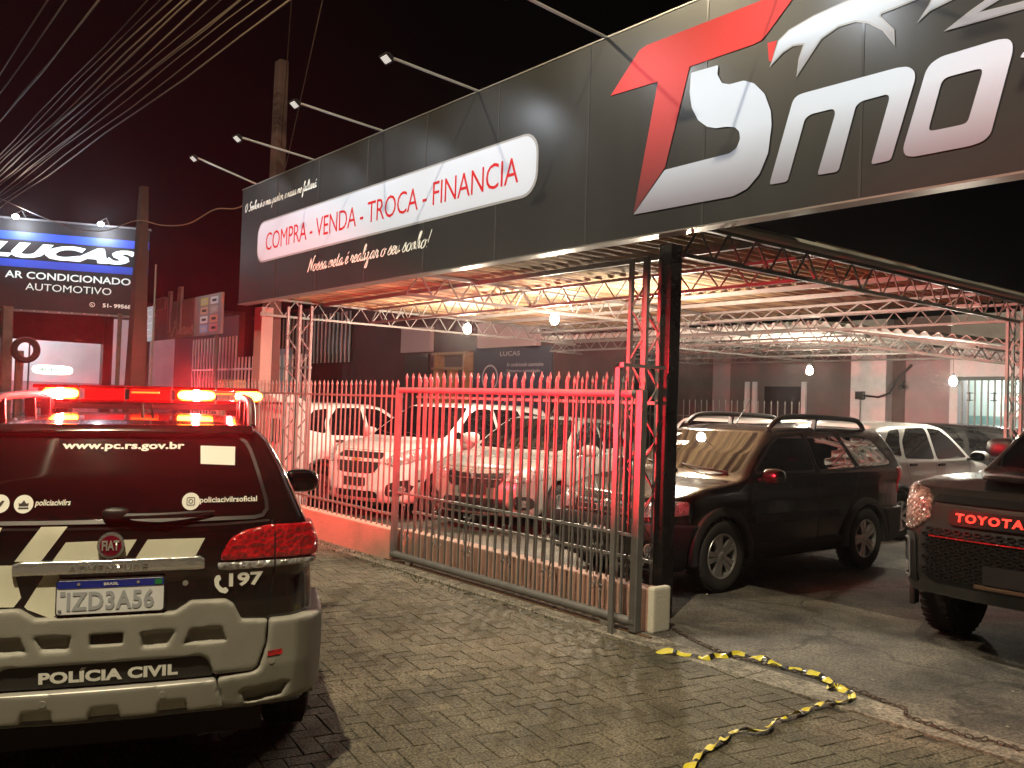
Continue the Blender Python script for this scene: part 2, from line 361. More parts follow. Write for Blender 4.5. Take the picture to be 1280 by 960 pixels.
class Car:
    def __init__(s, root, spec, h=0.022):
        s.r = root; s.sp = spec; s.h = h; g = spec
        s.lo = g['low']; s.gh = g['gh']; s.bounds = (g['x0']-.08, g['x1']+.08, g['w']+.1, g['zb']-.06, g['zt']+.08)
    def bend(s, X, Y):
        g = s.sp; t = np.clip(X/(0.5*g['x1'])*0.5+0.5, 0, 1)
        return X+Y*Y*(g['cf']*t-g['cr']*(1-t))
    def body(s, X, Y, Z):
        g = s.sp; Xb = s.bend(X, Y); k = g.get('k', 0.07)
        a = smax(pdist(g['low'], Xb, Z), pdist(sym(g['lowf']), Y, Z), k)
        a = smax(a, pdist(sym_xy(g['plan']), X, Y), k*1.6)
        b = smax(pdist(g['gh'], Xb, Z), pdist(sym(g['ghf']), Y, Z), k)
        if 'ghplan' in g: b = smax(b, pdist(sym_xy(g['ghplan']), X, Y), k)
        d = smin(a, b, 0.05)
        for xa in g['axles']:
            c = np.sqrt((X-xa)**2+(Z-g['wr'])**2)-(g['wr']+g.get('gap', .055))
            d = smax(d, -np.maximum(c, g.get('ai', .52)-np.abs(Y)), 0.015)
        if 'bed' in g: d = np.maximum(d, -pbox(X, Y, Z, *g['bed']))
        return d
    def make_body(s, m, openings=(), name='body'):
        v, f = field_mesh(s.body, s.bounds, s.h)
        s.bvh = BVHTree.FromPolygons(v.tolist(), f.tolist())
        if openings:
            c = v[f].mean(1); keep = np.ones(len(f), bool)
            for op in openings: keep &= ~((pdist(offp(op, 0.008), c[:, 0], c[:, 2]) < 0) & (np.abs(c[:, 1]) > 0.45))
            f = f[keep]
        return new_obj(name, np_mesh(name, v, f, m), s.r)
    def shell(s, name, region, grow, m, bounds, h=0.012, half=True, smooth=True, parent=None):
        fn = lambda X, Y, Z: smax(s.body(X, Y, Z)-grow, region(X, Y, Z), 0.008)
        v, f = field_mesh(fn, bounds, h, half)
        if not len(v): print('EMPTY', name); return None
        return new_obj(name, np_mesh(name, v, f, m, smooth), parent or s.r)
    def cast(s, axis, u, v):
        if axis == 'L': o, d = (u, 3, v), (0, -1, 0)
        elif axis == 'R': o, d = (u, -3, v), (0, 1, 0)
        elif axis == 'rear': o, d = (-6, u, v), (1, 0, 0)
        elif axis == 'front': o, d = (6, u, v), (-1, 0, 0)
        elif axis == 'top': o, d = (u, v, 4), (0, 0, -1)
        p, n, i, t = s.bvh.ray_cast(Vector(o), Vector(d)); return p, n, Vector(d)
    def decal(s, name, sh, axis, m, off=0.004, thick=0.006, grid=0.05, parent=None, mapf=None, label=None, maxd=None):
        """sh: polygon list of points, or (V,F) sheet, in the plane of the axis"""
        if isinstance(sh, list): sh = sheet_from_polys([(sh, [])])
        V, F = sh
        if mapf: V = [mapf(x, y) for x, y in V]
        bm = bmesh.new(); vs = [bm.verts.new((x, y, 0)) for x, y in V]
        for f in F:
            try: bm.faces.new([vs[i] for i in f])
            except ValueError: pass
        bmesh.ops.remove_doubles(bm, verts=bm.verts, dist=1e-5)
        us = [v.co.x for v in bm.verts]; ws = [v.co.y for v in bm.verts]
        for ax, lo, hi in ((0, min(us), max(us)), (1, min(ws), max(ws))):
            c = math.ceil(lo/grid)*grid
            while c < hi:
                n = (1, 0, 0) if ax == 0 else (0, 1, 0); co = (c, 0, 0) if ax == 0 else (0, c, 0)
                bmesh.ops.bisect_plane(bm, geom=bm.verts[:]+bm.edges[:]+bm.faces[:], plane_co=co, plane_no=n, dist=1e-6); c += grid
        dead = []; dd = None
        for v in bm.verts:
            p, n, d = s.cast(axis, v.co.x, v.co.y); dd = d
            if p is None: dead.append(v); continue
            v.co = p-d*off
        if dead: bmesh.ops.delete(bm, geom=dead, context='VERTS')
        if not bm.faces: bm.free(); print('NODECAL', name); return None
        if thick:
            be = [e for e in bm.edges if e.is_boundary]
            r = bmesh.ops.extrude_edge_only(bm, edges=be)
            for v in r['geom']:
                if isinstance(v, bmesh.types.BMVert): v.co = v.co+dd*thick
            for e in be: e.smooth = False
        me = bpy.data.meshes.new(name); bm.to_mesh(me); bm.free(); me.materials.append(m); me.shade_smooth()
        return new_obj(name, me, parent or s.r, None, label)
    def line(s, name, pts, axis, m, w=0.006, off=0.0015, parent=None, closed=False):
        P = [Vector((x, y)) for x, y in pts]; V = []; F = []
        if closed: P = P+[P[0]]
        for i in range(len(P)-1):
            d = (P[i+1]-P[i]).normalized(); n = Vector((-d.y, d.x))*w/2; e = d*w/2; k = len(V)
            V += [tuple(P[i]-e+n), tuple(P[i]-e-n), tuple(P[i+1]+e-n), tuple(P[i+1]+e+n)]; F.append((k, k+1, k+2, k+3))
        return s.decal(name, (V, F), axis, m, off, 0.0, 0.06, parent)
    def sides(s): return (('L', 1), ('R', -1))
def sym_xy(p): return [(a, b) for a, b in p]+[(a, -b) for a, b in reversed(p) if b > 1e-6]
def pbox(X, Y, Z, x0, x1, w, z0, z1):
    return np.maximum(np.maximum(np.abs(X-(x0+x1)/2)-(x1-x0)/2, np.abs(Y)-w), np.abs(Z-(z0+z1)/2)-(z1-z0)/2)
# shared materials
M_black = mat('black_plastic', (0.012, 0.012, 0.013), 0.45, var=0.2, bump=0.15, bscale=300)
M_tyre = mat('tyre_rubber', (0.014, 0.013, 0.012), 0.8, var=0.3, bump=0.3, bscale=120)
M_glass = mat('tinted_glass', (0.004, 0.004, 0.005), 0.02, spec=0.36, rvar=0.01, vscale=3)
M_chrome = mat('chrome', (0.75, 0.75, 0.76), 0.22, 0.85, bump=.25, bscale=30)
M_alloy = mat('alloy_rim', (0.55, 0.55, 0.54), 0.32, 0.85, var=0.15)
M_dark = mat('dark_gap', (0.004, 0.004, 0.004), 0.7)
def lens(name, dark, light, scale, rough=.10, metal=0.0, emit=None, estr=0):
    m = mat(name, light, rough, metal, spec=.9, emit=emit, estr=estr); nt = m.node_tree; n = nt.nodes; L = nt.links.new; b = n['Principled BSDF']
    tc = n.new('ShaderNodeTexCoord'); v = n.new('ShaderNodeTexVoronoi'); v.inputs['Scale'].default_value = scale; L(tc.outputs['Object'], v.inputs['Vector'])
    w = n.new('ShaderNodeTexVoronoi'); w.inputs['Scale'].default_value = scale*.33; L(tc.outputs['Object'], w.inputs['Vector'])
    ad = n.new('ShaderNodeMath'); ad.operation = 'MULTIPLY'; L(v.outputs['Distance'], ad.inputs[0]); L(w.outputs['Color'], ad.inputs[1])
    rp = n.new('ShaderNodeValToRGB'); e = rp.color_ramp.elements; e[0].position = .08; e[0].color = (*dark, 1); e[1].position = .42; e[1].color = (*light, 1); L(ad.outputs[0], rp.inputs[0]); L(rp.outputs[0], b.inputs['Base Color'])
    bp = n.new('ShaderNodeBump'); bp.inputs['Strength'].default_value = .8; bp.inputs['Distance'].default_value = .01; L(v.outputs['Distance'], bp.inputs['Height']); L(bp.outputs[0], b.inputs['Normal'])
    b.inputs['Coat Weight'].default_value = .7
    if emit: L(rp.outputs[0], b.inputs['Emission Color'])
    return m
M_lens = lens('headlight_lens', (.30, .30, .30), (.62, .62, .63), 60, .12, .5)
_M_lens_old = 0 and mat('headlight_lens', (0.30, 0.30, 0.31), 0.08, 0.6, spec=0.9, bump=0.9, bscale=38)
M_redlens = lens('red_lens', (.26, .006, .008), (.46, .012, .015), 52, .10, 0, (1, .02, .02), .12)
M_amber = mat('amber_lens', (0.6, 0.18, 0.02), 0.12, spec=0.8, bump=0.6, bscale=60)
M_seat = mat('seat_cloth', (0.10, 0.10, 0.11), 0.9, var=0.2, bump=0.3)
M_white = mat('white_lettering', (0.80, 0.80, 0.74), 0.5)
M_plate = mat('plate_white', (0.72, 0.74, 0.76), 0.35)
_wheel = {}
def wheel(root, x, y, r, w, rimr, style='five', rim=M_alloy):
    key = (r, w, rimr, style, rim.name)
    if key not in _wheel:
        R = Matrix.Rotation(-PI/2, 4, 'X')   # local z -> +y outward
        t = MB(); hw = w/2
        t.lathe([(rimr, -hw*.8), (r*.90, -hw), (r*.97, -hw*.85), (r, -hw*.6), (r, -hw*.12), (r*.985, -hw*.1), (r*.985, hw*.1), (r, hw*.12), (r, hw*.6), (r*.97, hw*.85), (r*.90, hw), (r*.78, hw*1.02), (rimr*1.03, hw*.86), (rimr, hw*.7), (rimr, -hw*.8)], 40, R)
        for k in range(40):                     # tread blocks
            a = 2*PI*k/40; Q = R @ Matrix.Rotation(a, 4, 'Z')
            for sgn in (-1, 1):
                z0, z1 = sorted((sgn*hw*.30, sgn*hw*.82))
                t.box(r*.985, r*1.012, -.015, .015, z0, z1, Q)
        tm = t.mesh('wheel', M_tyre, True)
        m = MB(); m.lathe([(rimr*1.02, hw*.84), (rimr*1.0, hw*.9), (rimr*.93, hw*.86), (rimr*.90, hw*.6), (rimr*.88, -hw*.3)], 36, R)
        n = {'five': 5, 'six': 6, 'ten': 10, 'seven': 7}[style]
        for k in range(n):
            a = 2*PI*k/n; Q = R @ Matrix.Rotation(a, 4, 'Z')
            sp = [(-.055, -.016), (-.016, .03)] if style == 'five' else [(-.02, .02)]
            wd = .026 if style in ('five',) else (.03 if n < 8 else .018)
            for sgn in ((-1, 1) if style in ('five', 'six') else (0,)):
                oy = sgn*rimr*.12
                vs = []
                for rr, zz, ww, o2 in ((rimr*.18, hw*.72, wd*.75, oy*.8), (rimr*.55, hw*.80, wd*.8, oy), (rimr*.93, hw*.82, wd*1.1, oy*1.5)):
                    for sy, sz in ((-1, 0), (1, 0), (1, -.02), (-1, -.02)): vs.append(Q @ Vector((rr, o2+sy*ww, zz+sz-(.0 if sz == 0 else .01))))
                m.raw(vs, [(0, 1, 5, 4), (1, 2, 6, 5), (2, 3, 7, 6), (3, 0, 4, 7), (4, 5, 9, 8), (5, 6, 10, 9), (6, 7, 11, 10), (7, 4, 8, 11), (8, 9, 10, 11)])
        m.lathe([(0, hw*.80), (rimr*.13, hw*.79), (rimr*.24, hw*.70), (rimr*.26, hw*.4)], 18, R)
        rm = m.mesh('rim', rim, True)
        d = MB(); d.lathe([(0, hw*.1), (rimr*.9, hw*.1), (rimr*.9, -hw*.5)], 24, R)
        dm = d.mesh('brake_disc', M_dark)
        _wheel[key] = (tm, rm, dm)
    tm, rm, dm = _wheel[key]
    o = new_obj('wheel', tm, root); o.location = (x, y, r)
    if y < 0: o.rotation_euler = (0, 0, PI)
    new_obj('rim', rm, o); new_obj('brake_disc', dm, o)
    return o
def mirror(root, x, y, z, m, s=1.0, glassm=None):
    sg = 1 if y > 0 else -1
    b = MB(); b.blob((x, y, z), (.075*s, .115*s, .075*s), .75)
    o = b.build('wing_mirror', m, root, True)
    MB().bar((x+.0, y-sg*.16*s, z-.05*s), (x, y-sg*.06, z-.03*s), .05*s, .035*s).build('mirror_arm', M_black, o)
    MB().blob((x-.068*s, y, z), (.012, .095*s, .058*s), .75).build('mirror_glass', M_glass, o, True)
    return o
def arch_trim(root, x, r, y, m, w=.07, name='wheel_arch_trim', a0=-8, a1=188, depth=.05, yin=None):
    sg = 1 if y > 0 else -1; b = MB(); n = 18; pr = []
    for i in range(n+1):
        a = math.radians(a0+(a1-a0)*i/n); c, s_ = math.cos(a), math.sin(a)
        for rr, yy in ((r, y-sg*depth), (r, y), (r+w*.5, y+sg*.006), (r+w, y-sg*.008), (r+w, y-sg*depth)):
            pr.append((x+rr*c, yy, root_wr+rr*s_))
    fs = [(i*5+k, i*5+(k+1) % 5, (i+1)*5+(k+1) % 5, (i+1)*5+k) for i in range(n) for k in range(5)]
    fs += [(0, 1, 2, 3, 4), tuple(n*5+k for k in (4, 3, 2, 1, 0))]
    return b.raw(pr, fs).build(name, m, root, True)
root_wr = 0.33
def seat(root, x, y, m=M_seat):
    b = MB(); b.blob((x, y, .52), (.25, .24, .10), .6); b.blob((x-.27, y, .82), (.085, .24, .33), .6); b.blob((x-.31, y, 1.24), (.05, .13, .09), .7)
    return b.build('seat', m, root, True)
def interior(root, x0, x1, w=.68):
    b = MB(); b.box(x0, x1, -w, w, .34, .40); b.box(x1-.12, x1+.02, -w, w, .4, .92); b.build('cabin_floor', M_dark, root)
    for y in (.36, -.36): seat(root, .05, y)
    b = MB(); b.blob((-.85, 0, .52), (.25, .6, .10), .5); b.blob((-1.1, 0, .82), (.085, .62, .3), .5); b.build('rear_bench', M_seat, root, True)
    b = MB()
    for k in range(20):
        pass
    c = Vector((.42, .36, .98)); pts = [c+Vector((-.05*math.sin(a)*.9, .18*math.cos(a), .17*math.sin(a))) for a in [2*PI*k/16 for k in range(17)]]
    b.tube(pts, .014, 6, False); b.bar(c, c+Vector((.25, 0, -.1)), .04); b.build('steering_wheel', M_black, root, True)
def handle(car, x, z, sd, m):
    ax = 'L' if sd > 0 else 'R'
    car.decal('door_handle', rrect(x-.09, x+.09, z-.018, z+.018, .015), ax, m, off=.022, thick=.024)
def wiper(car, axis, a, b, name='wiper'):
    P = []
    for t in (0, .15, .3, .5, .7, .85, 1):
        u = a[0]+(b[0]-a[0])*t; v = a[1]+(b[1]-a[1])*t; p, n, d = car.cast(axis, u, v)
        if p is not None: P.append(p-d*(.02+.025*math.sin(t*PI)))
    MB().tube(P, [.014, .012, .009, .008, .008, .007, .005][:len(P)], 6).build(name, M_black, car.r, True)
# ---------------------------------------------------------------- estate car (two of them: the patrol car and the dark one in the lot)
EST = dict(x0=-2.19, x1=2.05, w=.86, zb=.22, zt=1.56, cf=.16, cr=.12, axles=(-1.235, 1.235), wr=.33, k=.052,
  low=[(-2.13, .36), (-2.17, .55), (-2.18, .80), (-2.165, 1.02), (-2.15, 1.13), (-1.0, 1.10), (.75, 1.04), (1.05, 1.0), (1.5, .95), (1.84, .86), (1.96, .76), (2.02, .56), (2.0, .30), (1.7, .22), (-1.8, .25)],
  lowf=[(0, .22), (.70, .22), (.80, .32), (.845, .60), (.845, .82), (.81, 1.0), (.765, 1.10), (0, 1.16)],
  plan=[(-2.19, 0), (-2.185, .45), (-2.12, .70), (-1.95, .80), (-1.5, .845), (1.2, .845), (1.65, .79), (1.93, .66), (2.06, .4), (2.08, 0)],
  gh=[(-2.14, .95), (-2.145, 1.13), (-2.08, 1.30), (-1.97, 1.47), (-1.93, 1.515), (-1.7, 1.53), (-1.2, 1.545), (-.5, 1.545), (0, 1.525), (.27, 1.47), (.62, 1.26), (1.0, 1.0), (1.0, .95)],
  ghf=[(0, .9), (.80, .9), (.795, 1.04), (.745, 1.16), (.665, 1.34), (.60, 1.455), (.53, 1.52), (.35, 1.548), (0, 1.56)])
WF = [(.70, 1.085), (.30, 1.34), (.12, 1.415), (-.30, 1.435), (-.30, 1.085)]
WR = [(-.37, 1.085), (-.37, 1.435), (-.93, 1.43), (-1.10, 1.10)]
WQ = [(-1.00, 1.43), (-1.62, 1.40), (-1.86, 1.15), (-1.80, 1.12), (-1.17, 1.10)]
def estate(root, paint, clad, see):
    c = Car(root, EST, .0165); ops = [roundp(p, .05) for p in (WF, WR, WQ)]
    c.make_body(paint, ops if see else ())
    gm = see_glass('clear_side_glass', (.55, .6, .58)) if see else M_glass
    for ax, sg in c.sides():
        for p in ops:
            c.decal('side_window', p, ax, gm, .003, 0 if see else .004)
            if see:
                q = offp(p, .022); k = offp(p, -.004); V = q+k; n = len(q)
                c.decal('window_seal', (V, [(i, (i+1) % n, n+(i+1) % n, n+i) for i in range(n)]), ax, M_black, .005, .004)
        for seam in ([(.74, 1.07), (.80, .90), (.80, .34)], [(-.335, 1.45), (-.335, .34)], [(-1.13, 1.09), (-1.02, .82), (-.86, .60), (-.80, .36)], [(.80, .345), (-.80, .345)], [(.72, 1.075), (-1.15, 1.085)]):
            c.line('door_seam', seam, ax, M_dark)
        handle(c, -.17, .93, sg, paint); handle(c, -.92, .94, sg, paint)
        c.decal('side_cladding', roundp([(.80, .24), (-.80, .24), (-.78, .40), (.78, .40)], .03), ax, clad, .018, .022)
        c.decal('rubbing_strip', roundp([(.76, .60), (-.74, .60), (-.70, .68), (.76, .68)], .03), ax, clad, .014, .018)
        for xa in EST['axles']: arch_trim(root, xa, .372, sg*.852, clad, .075)
        # roof rails: tall black bars standing on three feet
        P = [(-1.62, 1.50), (-1.55, 1.575), (-1.35, 1.615), (-.6, 1.63), (-.2, 1.625), (.0, 1.60), (.12, 1.535), (.16, 1.50)]
        b = MB(); b.tube([(x, sg*.545, z) for x, z in crom(P, 4)], .029 if see else .02, 8)
        for xx in ((-.62,) if see else (-1.35, -.6, -.12)): b.bar((xx, sg*.545, 1.49), (xx-.03, sg*.545, 1.61), .05, .03)
        b.build('roof_rail', M_black, root, True)
    for xa in EST['axles']:
        for sy in (1, -1): wheel(root, xa, sy*.745, .33, .205, .205, 'five')
    c.decal('windscreen', roundp([(-.66, 1.075), (.66, 1.075), (.60, 1.30), (.52, 1.45), (-.52, 1.45), (-.60, 1.30)], .05), 'front', M_glass, .003, .004)
    if see: MB().tube([(-.0, 0, 1.52), (-.28, 0, 1.83)], [.009, .003], 6).build('aerial', M_black, root)
    MB().box(-1.9, 1.8, -.6, .6, .20, .34).build('underbody', M_dark, root)
    return c
# ------------------------------------------------------------- patrol car, seen from behind
M_polpaint = mat('black_car_paint', (0.007, 0.006, 0.0065), 0.12, spec=0.6, coat=0.6, rvar=0.04, vscale=9)
M_clad = mat('grey_bumper_plastic', (0.27, 0.263, 0.230), 0.55, var=0.10, vscale=5, bump=0.2, bscale=260, rvar=.1)
M_silver = mat('silver_skid_paint', (0.40, 0.39, 0.36), 0.38, 0.3, var=0.08, vscale=4)
M_cream = mat('cream_reflective_vinyl', (0.76, 0.75, 0.60), 0.5, var=0.05, vscale=14)
M_blackpanel = mat('matt_black_panel', (0.020, 0.019, 0.018), 0.55, bump=.1, bscale=200)
def polyYZ(Y, Z, p): return pdist(p, Y, Z)
def patrol():
    root = thing('patrol_car', 'black and cream police estate car with its red roof lights on, seen from behind', 'police car', (-5.717, 1.757, 0.0), math.radians(159.81))
    root.rotation_euler = (-0.016, 0, math.radians(159.81))
    c = estate(root, M_polpaint, M_clad, False)
    # rear window and its prints
    c.decal('rear_window', roundp([(-.60, 1.150), (.60, 1.150), (.545, 1.34), (.50, 1.465), (-.50, 1.465), (-.545, 1.34)], .06), 'rear', mat('rear_glass', (.010, .0045, .005), .06, spec=.5, rvar=.03, vscale=4), .004, .006)
    rf = dict(mapf=lambda x, y: (-x, y))
    q = roundp([(-.60, 1.150), (.60, 1.150), (.545, 1.34), (.50, 1.465), (-.50, 1.465), (-.545, 1.34)], .06); q2 = offp(q, .014); n_ = len(q)
    c.decal('window_seal', (q+q2, [(i, (i+1) % n_, n_+(i+1) % n_, n_+i) for i in range(n_)]), 'rear', M_black, .007, .006)
    c.decal('web_address', fit(text2d('www.pc.rs.gov.br', .035, 0, 1.02), -.196, .262, 1.409, 1.446), 'rear', M_white, .0075, 0, .03, **rf)
    c.decal('white_sticker', [(.325, 1.431), (.464, 1.426), (.463, 1.351), (.327, 1.358)], 'rear', M_white, .0075, .001, **rf)
    for cx in (.290+.012, .0-.39+.0): pass
    def badge(cx, cy, kind):
        c.decal('round_sticker', disc2d(cx, cy, .034), 'rear', M_white, .0075, 0, **rf)
        if kind == 'insta':
            V, F = ring2d(cx, cy, .006, .009, 14); a = rrect(cx-.016, cx+.016, cy-.016, cy+.016, .006); b = offp(a, -.003); n = len(a)
            c.decal('sticker_print', (a+b, [(i, (i+1) % n, n+(i+1) % n, n+i) for i in range(n)]), 'rear', M_blackpanel, .0085, 0, **rf)
            c.decal('sticker_print', (V, F), 'rear', M_blackpanel, .0085, 0, **rf)
        elif kind == 'crest':
            c.decal('sticker_print', [(cx-.016, cy-.008), (cx+.016, cy-.008), (cx+.018, cy+.004), (cx+.009, cy+.002), (cx, cy+.015), (cx-.009, cy+.002), (cx-.018, cy+.004)], 'rear', M_blackpanel, .0085, 0, **rf)
            c.decal('sticker_print', rrect(cx-.018, cx+.018, cy-.018, cy-.012, .002), 'rear', M_blackpanel, .0085, 0, **rf)
        else:
            c.decal('sticker_print', [(cx-.016, cy-.012), (cx+.004, cy-.010), (cx+.016, cy+.010), (cx+.008, cy+.012), (cx-.001, cy+.002), (cx-.012, cy+.009), (cx-.010, cy-.004)], 'rear', M_blackpanel, .0085, 0, **rf)
    badge(-.309, 1.212, 'crest'); badge(-.392, 1.214, 'bird'); badge(.294, 1.212, 'insta')
    c.decal('account_name', fit(text2d('policiacivilrs', .02, .18), -.270, -.145, 1.199, 1.228), 'rear', M_white, .0075, 0, .03, **rf)
    c.decal('account_name', fit(text2d('policiacivilrsoficial', .02), .328, .553, 1.199, 1.228), 'rear', M_white, .0075, 0, .03, **rf)
    wiper(c, 'rear', (.02, 1.165), (-.385, 1.172))
    MB().blob((-2.15, -.02, 1.175), (.03, .05, .022), .7).build('wiper_cap', M_black, root, True)
    # tailgate outline and cream stripes
    c.line('tailgate_seam', [(-.60, 1.128), (-.4, 1.12), (0, 1.117), (.4, 1.12), (.60, 1.128)], 'rear', M_dark, .009)
    for sg in (1, -1):
        c.line('tailgate_seam', [(sg*.615, 1.125), (sg*.628, 1.0), (sg*.628, .93), (sg*.605, .735)], 'rear', M_dark, .008)
    S_ = [[(.241, 1.128), (.149, 1.128), (.236, 1.0), (.328, 1.0)], [(.153, 1.068), (-.099, 1.072), (-.057, .998), (.197, .999)], [(-.138, 1.070), (-.352, 1.068), (-.315, .994), (-.095, .996)],
          [(.62, .99), (.333, .986), (.301, .864), (.325, .830), (.62, .835)], [(.225, .945), (.172, .945), (.174, .80), (.194, .780), (.279, .819), (.289, .83)],
          [(.375, 1.128), (.62, 1.128), (.62, 1.0), (.42, 1.0)]]
    for p in S_: c.decal('cream_stripe', p, 'rear', M_cream, .0025, .002)
    # chrome strip with raised lettering
    st = c.shell('chrome_strip', lambda X, Y, Z: np.maximum(np.maximum(polyYZ(Y, Z, [(-.355, .947), (.335, .947), (.335, .99), (.30, 1.0), (-.335, 1.0), (-.355, .985)]), X+2.0), 0-1), .020, M_chrome, (-2.26, -2.0, -.42, .42, .92, 1.03), .007, False)
    c.decal('chrome_lettering', fit(text2d('ADVENTURE', .02, 0, 1.15), -.14, .14, .958, .984), 'rear', M_alloy, .026, .006, .03, **rf)
    # round badge
    c.decal('maker_badge', disc2d(-.007, 1.054, .049), 'rear', M_chrome, .020, .02)
    c.decal('maker_badge_face', disc2d(-.007, 1.054, .039), 'rear', mat('badge_red', (.16, .004, .02), .25, spec=.8), .023, .004)
    c.decal('maker_badge_lettering', fit(text2d('FIAT', .03), -.024, .038, 1.036, 1.074), 'rear', M_silver, .026, .003, **rf)
    # number plate
    pl = c.decal('number_plate_frame', rrect(-.208, .180, .794, .929, .012), 'rear', M_blackpanel, .026, .03)
    c.decal('number_plate', rrect(-.203, .175, .799, .925, .010), 'rear', M_plate, .030, .004)
    c.decal('number_plate_band', rrect(-.203, .175, .897, .925, .006), 'rear', mat('plate_blue', (.012, .03, .30), .35), .032, 0)
    M_num = mat('plate_grey_figures', (.36, .38, .41), .4)
    c.decal('number_plate_letters', fit(text2d('IZD3A56', .03, 0, 1.1), -.140, .168, .812, .884), 'rear', M_num, .032, 0, **rf)
    c.decal('number_plate_country', fit(text2d('BRASIL', .03), -.012, .040, .905, .916), 'rear', M_white, .0335, 0, **rf)
    c.decal('number_plate_flag', rrect(-.197, -.170, .901, .921, .002), 'rear', mat('flag_green', (.02, .22, .06), .5), .0335, 0)
    c.decal('number_plate_code', fit(text2d('BR', .03), -.170, -.156, .806, .818), 'rear', M_blackpanel, .032, 0, **rf)
    c.decal('number_plate_code', rrect(.145, .163, .868, .886, .001), 'rear', M_num, .032, 0)
    for yy in (.10, -.11): c.decal('plate_screw', disc2d(yy, .912, .006, 10), 'rear', M_chrome, .034, .003)
    c.decal('tailgate_lock', disc2d(-.282, .893, .011, 14), 'rear', M_chrome, .006, .004)
    # 197 and the telephone receiver
    c.decal('emergency_number', fit(text2d('197', .03, 0, 1.0), .448, .582, .868, .922), 'rear', M_white, .009, .006, .018, **rf)
    a = [(.398, .915), (.412, .918), (.418, .900), (.408, .892), (.412, .874), (.426, .862), (.436, .868), (.448, .854), (.436, .842), (.412, .850), (.394, .875), (.390, .900)]
    c.decal('telephone_symbol', roundp(a, .006), 'rear', M_white, .008, .005, .018, **rf)
    # tail lights wrap round the corners
    for sg in (1, -1):
        up = [(.625, .975), (.412, .975), (.416, 1.0), (.446, 1.058), (.500, 1.092), (.60, 1.112), (.95, 1.112), (.95, .975)]
        lo = [(.95, .968), (.402, .968), (.402, .940), (.44, .934), (.95, .944)]
        f = lambda p: (lambda X, Y, Z: np.maximum(pdist(p, sg*Y, Z), X+1.93))
        y0, y1 = sorted((sg*.38, sg*.92))
        c.shell('tail_light', f(up), .016, M_redlens, (-2.26, -1.9, y0, y1, .92, 1.14), .009, False)
        c.shell('reversing_light', f(lo), .014, M_lens, (-2.26, -1.9, y0, y1, .92, 1.14), .009, False)
        c.line('tail_light_seam', [(sg*.626, 1.11), (sg*.628, .935)], 'rear', M_dark, .006, .0175)
    # grey cladding on the tailgate with five recesses
    top = [(-.603, .726), (-.500, .735), (-.468, .800), (-.437, .822), (-.305, .824), (-.247, .786), (.247, .786), (.305, .824), (.437, .822), (.468, .800), (.500, .735), (.603, .726)]
    gate = [(.567, .54), (.545, .525), (-.545, .525), (-.567, .54), (-.598, .633)]+top+[(.598, .633)]
    rec = [[(.42, .714), (.30, .716), (.275, .662), (.443, .660)], [(.247, .716), (.124, .716), (.131, .662), (.222, .662)], [(.055, .716), (-.060, .716), (-.060, .675), (.055, .675)],
           [(-.124, .712), (-.247, .712), (-.222, .656), (-.133, .658)], [(-.308, .714), (-.421, .712), (-.443, .657), (-.285, .661)]]
    slot = [(.402, .515), (.375, .590), (.345, .606), (-.345, .606), (-.375, .590), (-.402, .515)]
    def gf(X, Y, Z):
        d = pdist(gate, Y, Z)
        bs = s_body(X, Y, Z)
        for r_ in rec: d = np.maximum(d, -smax(pdist(r_, Y, Z), -(bs-.012), .006))
        d = np.maximum(d, -smax(pdist(slot, Y, Z), -(bs-.014), .006))
        return np.maximum(d, X+1.98)
    s_body = c.body
    c.shell('tailgate_cladding', gf, .034, M_clad, (-2.27, -1.96, -.66, .66, .50, .85), .0085, False)
    c.decal('recess_backing', [(.052, .713), (-.057, .713), (-.057, .678), (.052, .678)], 'rear', M_blackpanel, .016, .002)
    c.decal('lettering_panel', offp(roundp(slot, .02), -.004), 'rear', M_blackpanel, .018, .003)
    c.decal('police_lettering', fit(text2d('POLÍCIA CIVIL', .045, 0, 1.04), -.232, .262, .536, .592), 'rear', M_white, .0225, .002, .03, **rf)
    # wrap-round bumper corners, silver skid with notches
    corner = [(.609, .728), (.684, .728), (.93, .715), (.93, .40), (.575, .385), (.43, .385), (.41, .512), (.548, .519), (.573, .532), (.604, .633)]
    sl = [(.505, .446), (.686, .462), (.664, .412), (.522, .396)]
    for sg in (1, -1):
        def cf_(X, Y, Z):
            d = pdist(corner, sg*Y, Z); bs = s_body(X, Y, Z)
            d = np.maximum(d, -smax(pdist(sl, sg*Y, Z), -(bs-.020), .006))
            arch = np.sqrt((X+1.235)**2+(Z-.33)**2)-.455
            return np.maximum(np.maximum(d, X+1.50), -arch)
        y0, y1 = sorted((sg*.39, sg*.96))
        c.shell('bumper_corner', cf_, .050, M_clad, (-2.30, -1.46, y0, y1, .36, .76), .011, False)
        c.decal('rear_reflector', [(sg*.606, .603), (sg*.718, .610), (sg*.714, .588), (sg*.604, .582)], 'rear', M_redlens, .053, .006)
        c.decal('parking_sensor', disc2d(sg*.622, .560, .012, 14), 'rear', M_silver, .053, .004)
    def skid(X, Y, Z):
        d = pdist([(.438, .392), (.404, .510), (-.404, .510), (-.438, .392)], Y, Z)
        for a in (.235, 0.0, -.245):
            d = np.maximum(d, -smax(pdist([(a+.062, .36), (a+.045, .437), (a-.045, .437), (a-.062, .36)], Y, Z), -(s_body(X, Y, Z)-.02), .005))
        return np.maximum(d, X+1.98)
    c.shell('bumper_skid', skid, .058, M_silver, (-2.30, -1.96, -.46, .46, .37, .53), .0085, False)
    for yy in (.212, -.208): c.decal('parking_sensor', disc2d(yy, .470, .013, 14), 'rear', M_silver, .062, .005)
